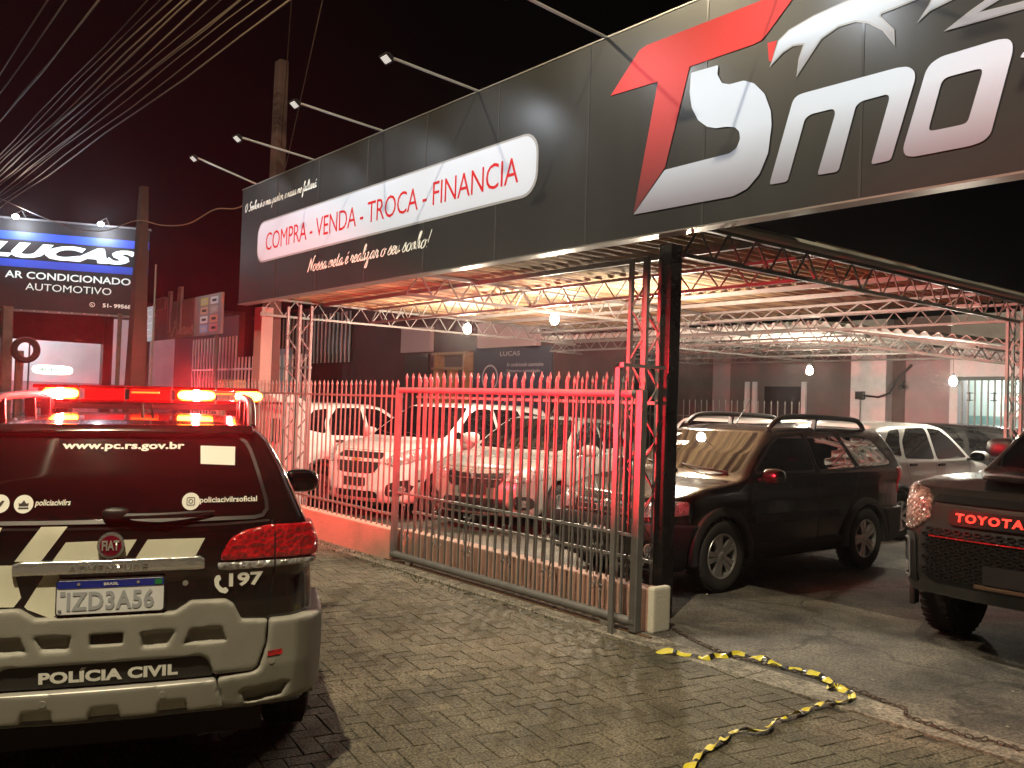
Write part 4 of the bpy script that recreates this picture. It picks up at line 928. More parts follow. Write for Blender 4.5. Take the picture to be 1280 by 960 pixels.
def cracks(m, scale, dark, wide):
    nt = m.node_tree; n = nt.nodes; L = nt.links.new; b = n['Principled BSDF']; src = b.inputs['Base Color'].links[0].from_socket
    g = n.new('ShaderNodeNewGeometry'); nz = n.new('ShaderNodeTexNoise'); nz.inputs['Scale'].default_value = 2.2; nz.inputs['Detail'].default_value = 5; L(g.outputs['Position'], nz.inputs['Vector'])
    mx = n.new('ShaderNodeVectorMath'); mx.operation = 'MULTIPLY_ADD'; L(nz.outputs['Color'], mx.inputs[0]); mx.inputs[1].default_value = (.7, .7, .7); L(g.outputs['Position'], mx.inputs[2])
    v = n.new('ShaderNodeTexVoronoi'); v.feature = 'DISTANCE_TO_EDGE'; v.inputs['Scale'].default_value = scale; L(mx.outputs[0], v.inputs['Vector'])
    r = n.new('ShaderNodeMapRange'); r.inputs[1].default_value = 0; r.inputs[2].default_value = wide; r.inputs[3].default_value = dark; r.inputs[4].default_value = 1; L(v.outputs['Distance'], r.inputs[0])
    f = n.new('ShaderNodeTexNoise'); f.inputs['Scale'].default_value = 55; f.inputs['Detail'].default_value = 4; L(g.outputs['Position'], f.inputs['Vector'])
    r2 = n.new('ShaderNodeMapRange'); r2.inputs[1].default_value = .35; r2.inputs[2].default_value = .65; r2.inputs[3].default_value = .45; r2.inputs[4].default_value = 1.45; L(f.outputs[0], r2.inputs[0])
    mu = n.new('ShaderNodeMath'); mu.operation = 'MULTIPLY'; L(r.outputs[0], mu.inputs[0]); L(r2.outputs[0], mu.inputs[1])
    q = n.new('ShaderNodeVectorMath'); q.operation = 'SCALE'; L(src, q.inputs[0]); L(mu.outputs[0], q.inputs['Scale']); L(q.outputs[0], b.inputs['Base Color'])
cracks(M_asph, .38, .35, .012); cracks(M_conc, .8, .45, .014)
def build_ground():
    plane('ground', -400, 400, -400, 400, -.17, mat('far_ground', (.05, .045, .04), .9, var=.3, vscale=.3), nx=8, ny=8)
    plane('road', -60, 30, -12, -2.4, -.15, M_asph)
    plane('lot_ground', -30, 9, 4.96, 30, -.004, M_asph, nx=10, ny=8)
    MB().box(-60, 30, -2.4, -2.2, -.17, .006).build('kerb', M_conc, kind='structure')
    sub = plane('pavement', -60, 12, -2.2, 4.80, -.013, mat('joint_sand', (.040, .035, .026), .95, bump=.5, bscale=120), nx=8, ny=2)
    # concrete strip in cast lengths
    st = None
    x = -26.0; segs = []
    while x < 8: segs.append((x, x+2.05)); x += 2.05
    for i, (a, b) in enumerate(segs):
        m = MB().box(a, b-.008, 4.715, 4.985, -.05, .008+random.uniform(-.002, .002))
        o = m.build('concrete_strip', M_conc, st, kind='structure' if st is None else None, bevel=.004)
        if st is None: st = o
        else: o.name = 'strip_length'
    # herringbone pavers
    rot = math.radians(-10); cr, sr = math.cos(rot), math.sin(rot); u = .102; cells = []
    def world(a, b): return (-6+a*cr-b*sr, 2+a*sr+b*cr)
    Rm = cam.matrix_world.inverted()
    for i in range(-110, 110):
        for j in range(-60, 60):
            k = (i-j) % 4
            if k == 0: c = world((i+1)*u, (j+.5)*u); ang = rot
            elif k == 3: c = world((i+.5)*u, (j+1)*u); ang = rot+PI/2
            else: continue
            if -15.5 < c[0] < 1.5 and -.6 < c[1] < 4.735:
                p = Rm @ Vector((c[0], c[1], 0)); vis = p.z < -.1 and abs(p.x/p.z) < .60 and abs(p.y/p.z) < .455
                # hide those under the patrol car body last
                cells.append((0 if vis else 1, math.hypot(c[0], c[1]), c[0], c[1], ang))
    cells.sort()
    L, Wd = .0995, .0490
    vs = []; 
    for z, e in ((-.03, 0), (-.003, 0), (0, .003)): vs += [(sx*(L-e), sy*(Wd-e), z) for sx, sy in ((-1, -1), (1, -1), (1, 1), (-1, 1))]
    fs = [(0, 1, 5, 4), (1, 2, 6, 5), (2, 3, 7, 6), (3, 0, 4, 7), (4, 5, 9, 8), (5, 6, 10, 9), (6, 7, 11, 10), (7, 4, 8, 11), (8, 9, 10, 11)]
    me = bpy.data.meshes.new('paver'); me.from_pydata(vs, [], fs); me.materials.append(M_paver)
    V = []; F = []
    for q, (vi, d, x, y, a) in enumerate(cells):
        dz = random.uniform(-.002, .002)+.006*math.sin(x*1.3+1)*math.sin(y*1.7); ta, tb = random.gauss(0, .009), random.gauss(0, .009); a += random.gauss(0, .008)
        if q < 300:
            o = new_obj('paver', me, sub); o.location = (x, y, dz); o.rotation_euler = (ta, tb, a)
        else:
            c, s = math.cos(a), math.sin(a); n = len(V)
            V += [(x+p[0]*c-p[1]*s, y+p[0]*s+p[1]*c, p[2]+dz+p[1]*ta-p[0]*tb) for p in vs]; F += [tuple(i+n for i in f) for f in fs]
    me2 = bpy.data.meshes.new('paver_field'); me2.from_pydata(V, [], F); me2.materials.append(M_paver)
    new_obj('paver_field', me2, sub, 'stuff')
    # litter, grit and weeds along the wall foot
    V = []; F = []
    for _ in range(420):
        x = random.uniform(-12, -1.5); y = random.choice((random.uniform(1.0, 4.6), random.uniform(4.4, 4.95), random.uniform(4.9, 8))); s = random.uniform(.004, .014)
        n = len(V); z = .002 if y < 4.7 or y > 5 else .010
        for k in range(4):
            a = k*PI/2+random.uniform(-.5, .5); V.append((x+s*math.cos(a), y+s*math.sin(a), z+random.uniform(0, .006)))
        V.append((x, y, z+s*.8)); F += [(n, n+1, n+4), (n+1, n+2, n+4), (n+2, n+3, n+4), (n+3, n, n+4)]
    me = bpy.data.meshes.new('grit'); me.from_pydata(V, [], F); me.materials.append(mat('grit', (.20, .18, .14), .9, var=.5)); new_obj('grit', me, None, 'stuff')
    V = []; F = []
    for _ in range(900):
        x = random.gauss(-9.2, 1.6) if random.random() < .7 else random.uniform(-12.5, -5); y = 4.86-abs(random.gauss(0, .10)); 
        if x > -7.9: y -= .10
        h = random.uniform(.008, .035); a = random.uniform(0, PI); n = len(V); dx, dy = math.cos(a)*.006, math.sin(a)*.006
        V += [(x-dx, y-dy, .0), (x+dx, y+dy, .0), (x+random.uniform(-.02, .02), y+random.uniform(-.02, .02), h)]; F.append((n, n+1, n+2))
    me = bpy.data.meshes.new('weeds'); me.from_pydata(V, [], F); me.materials.append(mat('weed_green', (.055, .07, .022), .8, var=.4)); new_obj('weeds', me, None, 'stuff')
# ---------------------------------------------------------------- wall, railing, gate
M_wall = mat('pink_render', (.44, .25, .195), .85, var=.10, vscale=3, bump=.5, bscale=45, col2=(.30, .21, .16), thr=(.45, .75))
M_steel = mat('grey_painted_steel', (.145, .14, .135), .48, .2, var=.15, vscale=9, bump=.15, bscale=120)
M_rail = mat('railing_paint', (.17, .155, .14), .5, .1, var=.25, vscale=12)
def spear(x, y, z0, z1, w=.014, tip=True):
    b = MB(); b.box(x-w/2, x+w/2, y-w/2, y+w/2, z0, z1)
    if tip:
        b.lathe([(w*.5, z1-.005), (w*1.15, z1+.022), (w*.2, z1+.070)], 4, Matrix.Translation((x, y, 0)))
    return b
def railing(name, label, x0, x1, y, z0, ztop, wall_y, step=.112, rails=(), group=None):
    t = thing(name, label, 'railing', (x0, y, 0)); T = Vector((-x0, -y, 0))
    for zr in rails: MB().box(0, x1-x0, -.012, .012, zr-.012, zr+.012).build('rail', M_rail, t)
    n = int((x1-x0)/step); me = None
    for i in range(n):
        if me is None: me = spear(0, 0, z0, ztop).mesh('bar', M_rail)
        o = new_obj('bar', me, t); o.location = ((i+.5)*step, 0, random.uniform(-.004, .004)); o.rotation_euler = (0, random.gauss(0, .004), 0)
    return t
def low_wall(label, x0, x1, y0, y1, h):
    t = MB(); t.box(x0, x1, y0, y1, -.02, h)
    o = t.build('low_wall', M_wall, bevel=.012); tag(o, label, 'wall'); return o
def build_front():
    low_wall('pink rendered low wall left of the sliding gate, under the railing', -13.3, -8.02, 4.90, 5.06, .32)
    low_wall('pink rendered low wall behind the sliding gate', -8.02+.004, -4.57, 5.05, 5.21, .31)
    e = MB().box(-4.565, -4.50, 5.035, 5.225, -.01, .335).build('wall_end_block', mat('pale_render', (.58, .55, .46), .8, bump=.4, bscale=50), bevel=.02); tag(e, 'pale rendered block capping the end of the low wall by the gate', 'block')
    railing('railing', 'spear-topped railing on the low wall left of the gate', -13.3, -8.0, 4.98, .31, 1.80, 0, rails=(.46, 1.70))
    railing('railing', 'spear-topped railing on the low wall standing behind the gate', -7.95, -4.62, 5.13, .30, 1.84, 0, rails=(.50, 1.70))
    # sliding gate
    g = thing('sliding_gate', 'grey steel sliding gate of upright bars with scroll ornaments, lit red', 'gate', (-7.93, 4.90, 0)); X = 3.37
    MB().tube([(0, 0, 1.765), (X, 0, 1.765)], .030, 10).build('top_rail', M_steel, g, True)
    MB().tube([(-.02, 0, .085), (X+.02, 0, .085)], .036, 10).build('bottom_rail', M_steel, g, True)
    MB().box(-.035, .030, -.025, .025, .05, 1.79).build('end_post', M_steel, g, bevel=.004)
    MB().box(X-.035, X+.035, -.03, .03, .02, 1.79).build('end_post', M_steel, g, bevel=.004)
    MB().box(.03, X-.035, -.010, .010, .705, .727).build('middle_rail', M_steel, g)
    me = spear(0, 0, .10, 1.865, .015).mesh('bar', M_steel)
    n = 29
    for i in range(n):
        o = new_obj('bar', me, g); o.location = (.03+(X-.065)*(i+1)/(n+1), random.uniform(-.002, .002), random.uniform(-.006, .006)); o.rotation_euler = (0, random.gauss(0, .003), 0)
    sc = MB()
    for sg in (1, -1):
        P = [(sg*(.012+.034*math.sin(t*PI)+.012*t), .10+.30*t) for t in [k/8 for k in range(9)]]
        sc.tube([(x, -.018, z) for x, z in P], .005, 5)
        sc.tube([(sg*(.045+.018*math.cos(a)), -.018, .085+.022*math.sin(a)) for a in [k*PI/5 for k in range(9)]], .005, 5)
        sc.tube([(sg*(.040+.016*math.cos(a)), -.018, .415+.018*math.sin(a)) for a in [PI+k*PI/5 for k in range(8)]], .005, 5)
    sm = sc.mesh('scroll', M_steel)
    for k, x in enumerate((.24, .80, 1.28, 1.86, 2.40, 2.98)):
        o = new_obj('scroll', sm, g); o.location = (x, 0, .20)
    for x in (.3, X-.3): MB().lathe([(0, -.02), (.045, -.02), (.045, .02), (0, .02)], 14, Matrix.Translation((x, 0, .045)) @ Matrix.Rotation(PI/2, 4, 'X')).build('gate_wheel', M_rail, g, True)
    r = MB().box(-8.1, -4.4, 4.885, 4.915, .005, .016).build('gate_track', mat('rusty_track', (.12, .07, .045), .8, .3, var=.3)); tag(r, 'rusty steel track in the concrete under the sliding gate', 'gate track')
    gp = MB().box(-4.685, -4.640, 4.745, 4.765, 0, 1.99).box(-4.685, -4.60, 4.745, 4.765, 1.955, 1.99).box(-4.64, -4.605, 4.755, 5.21, 1.96, 1.985)
    tag(gp.build('gate_guide_post', M_steel), 'flat grey steel guide post with a bent top in front of the gate end', 'gate post')
    # posts: black square pole, left concrete post, lattice columns
    tag(MB().box(-4.895, -4.765, 5.42, 5.55, 0, 2.98).build('black_pole', mat('black_pole_paint', (.012, .011, .011), .28, .2, rvar=.12, vscale=5, bump=.1, bscale=30), bevel=.006), 'black square steel pole holding the shop sign', 'pole')
def lattice(name, label, x, y, z1, w=.20, d=.20):
    t = thing(name, label, 'column', (x, y, 0))
    for sx in (0, w):
        for sy in (0, d): MB().box(sx-.016, sx+.016, sy-.016, sy+.016, 0, z1).build('column_chord', M_steel, t)
    z = .15; k = 0; step = .21
    while z+step < z1:
        for sy in (0, d):
            a, b = ((0, sy, z), (w, sy, z+step)) if k % 2 else ((w, sy, z), (0, sy, z+step)); MB().bar(a, b, .010).build('lacing_bar', M_steel, t)
        for sx in (0, w):
            a, b = ((sx, 0, z), (sx, d, z+step)) if k % 2 else ((sx, d, z), (sx, 0, z+step)); MB().bar(a, b, .010).build('lacing_bar', M_steel, t)
        z += step; k += 1
    return t
# ---------------------------------------------------------------- canopy
M_truss = mat('truss_steel', (.13, .12, .11), .55, .2, var=.2, vscale=7)
M_sheet = mat('fibre_cement_sheet', (.36, .25, .13), .85, bump=.4, bscale=50, vscale=1.5, col2=(.105, .055, .035), thr=(.42, .60), stretch=(8, .22, 1))  # stain streaks along the corrugations, also painting in their light and shade
M_sheetw = mat('pale_roof_sheet', (.62, .60, .56), .75, var=.08, vscale=2)
def truss(parent, p0, p1, h, pitch=.36, name='truss'):
    p0 = Vector(p0); p1 = Vector(p1); d = (p1-p0); Lh = d.length; d.normalize()
    b = MB(); b.bar(p0, p1, .045, .03); dn = Vector((0, 0, -h)); b.bar(p0+dn, p1+dn, .040, .03)
    t = b.build(name, M_truss, parent); n = max(2, int(Lh/pitch)); me = {}
    for i in range(n*2):
        a = p0+d*(Lh*i/(2*n)); c = p0+d*(Lh*(i+1)/(2*n))
        if i % 2: q = (a, c+dn)
        else: q = (a+dn, c)
        key = i % 2
        if key not in me: mb = MB().bar(q[0]-a, q[1]-a, .013); me[key] = mb.mesh('diagonal', M_truss)
        o = new_obj('diagonal', me[key], t); o.location = a
    return t
def corr_sheet(parent, x0, y0, y1, zf, w=1.10, m=None, amp=.030, waves=6, meshes={}):
    N = waves*8; V = []; F = []
    key = (round(w, 3), round(y1-y0, 3), m.name, amp, round(zf(x0+w)-zf(x0), 4))
    if key not in meshes:
        for th in (0, .007):
            for y in (0, y1-y0):
                for i in range(N+1): V.append((w*i/N, y, zf(x0+w*i/N)-zf(x0)+amp*math.cos(2*PI*waves*i/N)+th))
        q = N+1
        for i in range(N):
            F += [(i, i+1, q+i+1, q+i), (2*q+i, 3*q+i, 3*q+i+1, 2*q+i+1), (i, 2*q+i, 2*q+i+1, i+1), (q+i, q+i+1, 3*q+i+1, 3*q+i)]
        me = bpy.data.meshes.new('roof_sheet'); me.from_pydata(V, [], F); me.materials.append(m); me.shade_smooth()
        try: me.set_sharp_from_angle(angle=.9)
        except Exception: pass
        meshes[key] = me
    o = new_obj('roof_sheet', meshes[key], parent); o.location = (x0, y0, zf(x0)); o.rotation_euler = (0, 0, random.gauss(0, .0012)); return o
def bulb(name, label, x, y, z, ztop, power, col=(1, .90, .72)):
    t = thing(name, label, 'light bulb', (x, y, z), group='bare bulbs hanging under the canopies')
    MB().lathe([(0, -.080), (.030, -.072), (.048, -.045), (.053, -.012), (.043, .022), (.024, .050), (.018, .06)], 8).build('bulb_glass', mat('lit_bulb_%d' % power, (1, 1, 1), .3, emit=col, estr=power/.088), t, True)
    MB().lathe([(0, .115), (.019, .11), (.021, .06), (.017, .055)], 12).build('bulb_socket', M_black, t, True)
    MB().tube([(0, 0, .11), (.004, 0, (ztop-z)*.5), (0, 0, ztop-z)], .004, 5).build('flex', M_black, t)
def build_canopy():
    c = thing('canopy', 'open steel-trussed canopy with corrugated sheet roof over the parked cars', 'canopy', (-8.4, 5.2, 0)); O = Vector((8.4, -5.2, 0))
    def T(p): return Vector(p)+O
    zt = 3.06
    for x in (-4.48, -8.4, -12.3): truss(c, T((x, 5.22, zt)), T((x, 11.38, zt)), .235, .36)
    for y in (7.03, 11.36): truss(c, T((-12.28, y, zt-.004)), T((-4.50, y, zt-.004)), .20, .34)
    truss(c, T((-12.28, 10.25, zt-.004)), T((-4.50, 10.25, zt-.004)), .12, .40)
    for y in (5.30, 6.2, 8.66, 9.4): MB().box(3.9-7.78, 3.9, -.02+y-5.2, .02+y-5.2, zt-.03, zt+.018).build('purlin', M_truss, c)
    MB().tube([T((-4.435, 5.20, 3.11)), T((-4.425, 11.5, 3.11))], .042, 8).build('edge_pipe', mat('edge_pipe_paint', (.42, .41, .38), .5), c, True)
    for (y0, y1, dz, wd) in ((5.12, 7.10, 0, 1.1), (6.98, 8.75, .03, 1.1), (8.60, 10.36, .0, 1.1), (10.20, 11.55, .03, 1.1)):
        x = -12.75
        while x < -4.6:
            o = corr_sheet(c, x+8.4, y0-5.2, y1-5.2, lambda q, dz=dz: zt+.052+dz, min(wd, -4.47-x), M_sheet, waves=6); x += 1.055
    lattice('lattice_column', 'slim laced steel column beside the black pole', -5.05, 5.27, 2.86, .17, .16)
    lattice('lattice_column', 'slim laced steel column at the left end of the sign', -11.22, 5.16, 2.86, .36, .16)
    lattice('lattice_column', 'slim laced steel column at the far right corner of the canopy', -4.60, 11.20, 3.0, .16, .16)
    tag(MB().tube([(-4.36, 11.3, 0), (-4.36, 11.3, 2.85)], .04, 10).build('pipe_post', M_steel, None, True), 'round pipe post beside the laced column at the back right', 'post')
    p = MB(); p.bar((-12.62, 5.42, 0), (-12.62, 5.42, 2.96), .26, .18); o = p.build('concrete_post', mat('pale_concrete', (.20, .16, .14), .8, bump=.5, bscale=30), bevel=.01); tag(o, 'thick pale concrete post under the left end of the sign', 'post')
    bulb('hanging_bulb', 'lit bare bulb, leftmost of those hanging under the canopy', -10.62, 7.68, 2.75, 2.86, 190, (1, .86, .66))
    bulb('hanging_bulb', 'lit bare bulb hanging just right of the leftmost one', -8.46, 7.46, 2.76, 2.86, 190, (1, .86, .66))
    bulb('hanging_bulb', 'lit bare bulb under the canopy mostly hidden behind the black pole', -7.12, 8.06, 2.45, 2.86, 250, (1, .86, .66))
    # rear canopy, slightly falling to the right
    r = thing('rear_canopy', 'lower rear canopy with pale corrugated ceiling before the back wall', 'canopy', (-8.4, 11.8, 0)); O2 = Vector((8.4, -11.8, 0))
    zf = lambda x: 2.98 if x < -7.5 else 2.98-.139*(x+7.5)
    for y in (11.82, 13.2, 14.7, 16.2):
        truss(r, Vector((-13.5, y, 2.94))+O2, Vector((-7.5, y, 2.94))+O2, .19, .36); truss(r, Vector((-7.49, y, 2.94))+O2, Vector((-3.2, y, 2.94-.139*4.3))+O2, .19, .36)
    for x, z in ((-13.4, 2.9), (-10.4, 2.9), (-7.45, 2.9), (-5.3, 2.60)): truss(r, Vector((x, 11.9, z))+O2, Vector((x, 16.3, z))+O2, .16, .40)
    for (y0, y1) in ((11.70, 14.3), (14.2, 16.6)):
        x = -13.7
        while x < -3.6:
            x1 = min(x+1.1, -7.5) if x < -7.5-.2 else x+1.1
            if x < -7.5 and x1 > -7.7: x1 = -7.5
            corr_sheet(r, x+8.4, y0-11.8, y1-11.8, lambda q: zf(q-8.4)+.03, x1-x, M_sheetw, waves=6); x = x1
    bulb('hanging_bulb', 'lit bare bulb hanging before the back wall, above the dark estate car', -8.72, 13.5, 2.42, 2.76, 115)
    bulb('hanging_bulb', 'lit bare bulb, rightmost, hanging by the barred opening', -6.30, 13.5, 2.24, 2.62, 115)
# ---------------------------------------------------------------- the shop sign with its arm lamps
def build_sign():
    X0, X1, Z0, Z1, Y = -12.56, 1.9, 2.972, 4.615, 5.0
    s = thing('shop_sign', 'long dark sign board with red and white lettering above the lot entrance', 'shop sign', (X0, Y, Z0))
    inv = Vector((-X0, -Y, -Z0)); P0 = Vector((-X0, 0, -Z0))
    M_face = mat('sign_vinyl', (.024, .024, .0245), .36, spec=.4, var=.14, vscale=.8, rvar=.07, bump=.35, bscale=1.6, stretch=(1, 1, .12))
    n = 12; w = (X1-X0)/n
    for i in range(n):
        MB().box(i*w+.0015, (i+1)*w-.0015, 0, .03, 0, Z1-Z0).build('sign_panel', M_face, s)
    MB().box(-.02, X1-X0+.02, .032, .14, -.012, Z1-Z0+.012).build('sign_frame', mat('sign_frame_metal', (.30, .28, .26), .4, .7), s)
    for i in range(1, n): MB().box(i*w-.009, i*w+.009, -.003, .0, 0, Z1-Z0).build('seam_strip', mat('seam_vinyl', (.05, .05, .05), .22), s)
    for a, b in ((0.0, .0),): MB().box(-.02, X1-X0+.02, -.006, .032, -.014, -.002).build('sign_edge', mat('sign_frame_metal', (.3, .28, .26)), s)
    MB().box(-.02, X1-X0+.02, -.006, .032, Z1-Z0+.002, Z1-Z0+.014).build('sign_edge', MATS['sign_frame_metal'], s)
    U, V_, N = (1, 0, 0), (0, 0, 1), (0, -1, 0)
    def put(name, sh, m, off=.003): return lay(name, sh, m, s, P0, U, V_, N, off+.0035)
    def poly(p, holes=()): return sheet_from_polys([(p, list(holes))])
    M_pw = mat('sign_white', (.52, .57, .70), .55, spec=.25); M_red = mat('sign_red', (.50, .012, .018), .55, spec=.2)
    M_edge = mat('sign_pill_edge', (.28, .28, .30), .4)
    put('pill_border', poly(rrect(-11.955, -5.945, 3.485, 4.055, .20)), M_edge, .002)
    put('pill', poly(rrect(-11.93, -5.97, 3.508, 4.035, .185)), M_pw, .004)
    put('services_lettering', fit(text2d('COMPRA - VENDA - TROCA - FINANCIA', -.004, 0, .95), -11.66, -6.21, 3.635, 3.875), M_red, .006)
    put('script_lettering', fit(script2d('Nossa meta é realizar o seu sonho!', .085), -10.36, -7.57, 3.13, 3.41), M_white, .004)
    put('script_lettering', fit(script2d('O Senhor é o meu pastor, e nada me faltará.', .085), -12.43, -10.19, 4.20, 4.40), M_white, .004)
    z0, z1 = 3.15-Z0, 3.95-Z0
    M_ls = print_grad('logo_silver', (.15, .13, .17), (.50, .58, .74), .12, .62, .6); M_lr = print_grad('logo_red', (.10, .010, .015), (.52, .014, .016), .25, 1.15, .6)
    T_ = [(-5.078, 4.134), (-4.78, 4.412), (-4.70, 4.43), (-3.346, 4.43), (-3.618, 4.184), (-3.66, 4.155), (-3.72, 4.147), (-4.276, 4.147), (-4.483, 3.449), (-4.789, 3.149), (-4.578, 4.116)]
    S2 = [(-4.258, 4.096), (-4.013, 4.085), (-4.019, 4.02), (-3.977, 3.947), (-3.911, 3.922), (-3.793, 3.918), (-3.706, 3.876), (-3.619, 3.783), (-3.566, 3.653), (-3.557, 3.557), (-3.579, 3.375), (-3.643, 3.246), (-3.739, 3.165), (-3.854, 3.133), (-4.065, 3.135), (-4.789, 3.14), (-4.482, 3.43), (-3.894, 3.437), (-3.836, 3.462), (-3.809, 3.516), (-3.816, 3.571), (-3.856, 3.611), (-3.93, 3.630), (-4.021, 3.640), (-4.099, 3.668), (-4.181, 3.734), (-4.242, 3.837), (-4.266, 3.958)]
    Mm = [(-3.564, 3.162), (-3.401, 3.683), (-3.371, 3.709), (-3.325, 3.714), (-2.693, 3.707), (-2.63, 3.696), (-2.591, 3.659), (-2.586, 3.616), (-2.723, 3.164), (-2.848, 3.162), (-2.739, 3.542), (-2.755, 3.565), (-2.922, 3.563), (-2.956, 3.542), (-3.062, 3.159), (-3.208, 3.163), (-3.092, 3.53), (-3.105, 3.562), (-3.265, 3.564), (-3.307, 3.547), (-3.425, 3.16)]
    O_ = [(-2.65, 3.221), (-2.525, 3.641), (-2.495, 3.678), (-2.436, 3.700), (-2.134, 3.706), (-2.08, 3.696), (-2.057, 3.665), (-2.056, 3.617), (-2.16, 3.198), (-2.196, 3.168), (-2.261, 3.156), (-2.586, 3.158), (-2.638, 3.175)]
    OI = [(-2.501, 3.302), (-2.433, 3.556), (-2.404, 3.574), (-2.223, 3.574), (-2.208, 3.555), (-2.282, 3.293), (-2.31, 3.284), (-2.487, 3.286)]
    W1 = [(-3.581, 3.961), (-3.52, 4.108), (-3.442, 4.154), (-3.263, 4.19), (-3.068, 4.206), (-2.974, 4.208), (-2.748, 4.184), (-2.536, 4.111), (-2.587, 4.085), (-2.702, 4.076), (-2.811, 4.071), (-2.822, 4.049), (-2.731, 3.937), (-2.718, 3.849), (-2.787, 3.964), (-2.878, 4.035), (-2.97, 4.075), (-3.088, 4.079), (-3.209, 4.038), (-3.306, 3.931), (-3.375, 3.841), (-3.357, 3.946), (-3.322, 4.038), (-3.413, 4.053), (-3.491, 4.03)]
    W2 = [(-2.583, 3.937), (-2.513, 4.012), (-2.494, 4.046), (-2.414, 4.043), (-2.384, 4.013), (-2.513, 3.992)]
    W3 = [(-2.42, 3.841), (-2.276, 3.905), (-2.184, 3.943), (-2.121, 3.96), (-2.094, 3.941), (-2.239, 3.887), (-2.04, 3.866), (-1.954, 3.866), (-1.936, 3.838)]
    RD = [(-3.608, 4.122), (-3.534, 4.117), (-3.571, 3.982), (-3.593, 4.0)]
    TT = [(-2.026, 3.575), (-1.983, 3.615), (-1.90, 3.62), (-1.90, 3.56), (-1.965, 3.565)]
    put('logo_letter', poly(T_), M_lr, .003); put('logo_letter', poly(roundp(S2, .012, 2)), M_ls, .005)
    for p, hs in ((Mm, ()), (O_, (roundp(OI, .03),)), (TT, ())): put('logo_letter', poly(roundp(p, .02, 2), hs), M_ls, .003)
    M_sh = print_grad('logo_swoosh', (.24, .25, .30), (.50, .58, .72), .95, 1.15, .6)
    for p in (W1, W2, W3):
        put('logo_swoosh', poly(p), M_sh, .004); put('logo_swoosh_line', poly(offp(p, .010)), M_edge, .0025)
    put('logo_accent', poly(RD), M_lr, .004)
    for a, b, z in ((-3.40, -2.40, 3.48), ): pass
    # arm lamps leaning out over the pavement; last three added unseen to light the logo
    places = [p for p in [(-12.09, 4.146, 4.835), (-10.31, 4.044, 4.708), (-8.64, 3.985, 4.70), (-6.88, 4.024, 4.69), (-5.16, 4.02, 4.70), (-3.45, 4.02, 4.70), (-1.75, 4.02, 4.70), (0, 4.02, 4.7)]]
    lab = ['sign lamp on its arm at the far left end of the sign', 'sign lamp on its arm, second from the left end of the sign', 'sign lamp on its arm, third from the left, over the word VENDA', 'sign lamp on its arm, fourth from the left, over the word FINANCIA',
           'sign lamp on its arm, nearest one whose arm shows at the top edge', 'added unseen sign lamp above the red letter T', 'added unseen sign lamp above the silver letters', 'added unseen sign lamp at the far right of the sign']
    for k, (x, y, z) in enumerate(places):
        t = thing('sign_lamp', lab[k], 'sign lamp', (x, 4.99, 4.63), group='arm lamps along the top of the sign')
        a = Vector((0, y-4.99, z-4.63))
        MB().tube([(0, .06, -.02), (0, 0, 0), tuple(a)], .013, 8).build('lamp_arm', mat('galvanised_arm', (.55, .55, .54), .45, .3), t, True)
        h = a+Vector((0, -.03, -.02))
        M_ = Matrix.Translation(h) @ Matrix.Rotation(math.radians(-38), 4, 'X')
        b = MB(); b.box(-.055, .055, -.03, .03, .0, .03, M_); b.box(-.07, .07, -.05, .05, -.012, .0, M_); b.build('lamp_head', M_black, t)
        MB().box(-.05, .05, -.035, .035, -.016, -.012, M_).build('lamp_glass', mat('lit_lamp_glass', (1, 1, 1), .4, emit=(1, .95, .85), estr=.5), t)
        lamp('sign_spot', 'SPOT', (a.x, a.y, a.z-.06), 48 if k < 5 else 46, (.84, .91, 1.0), .04, aim=(a.x, a.y+.95, a.z-.95), spot=112, parent=t, blend=.8)
        t2 = t
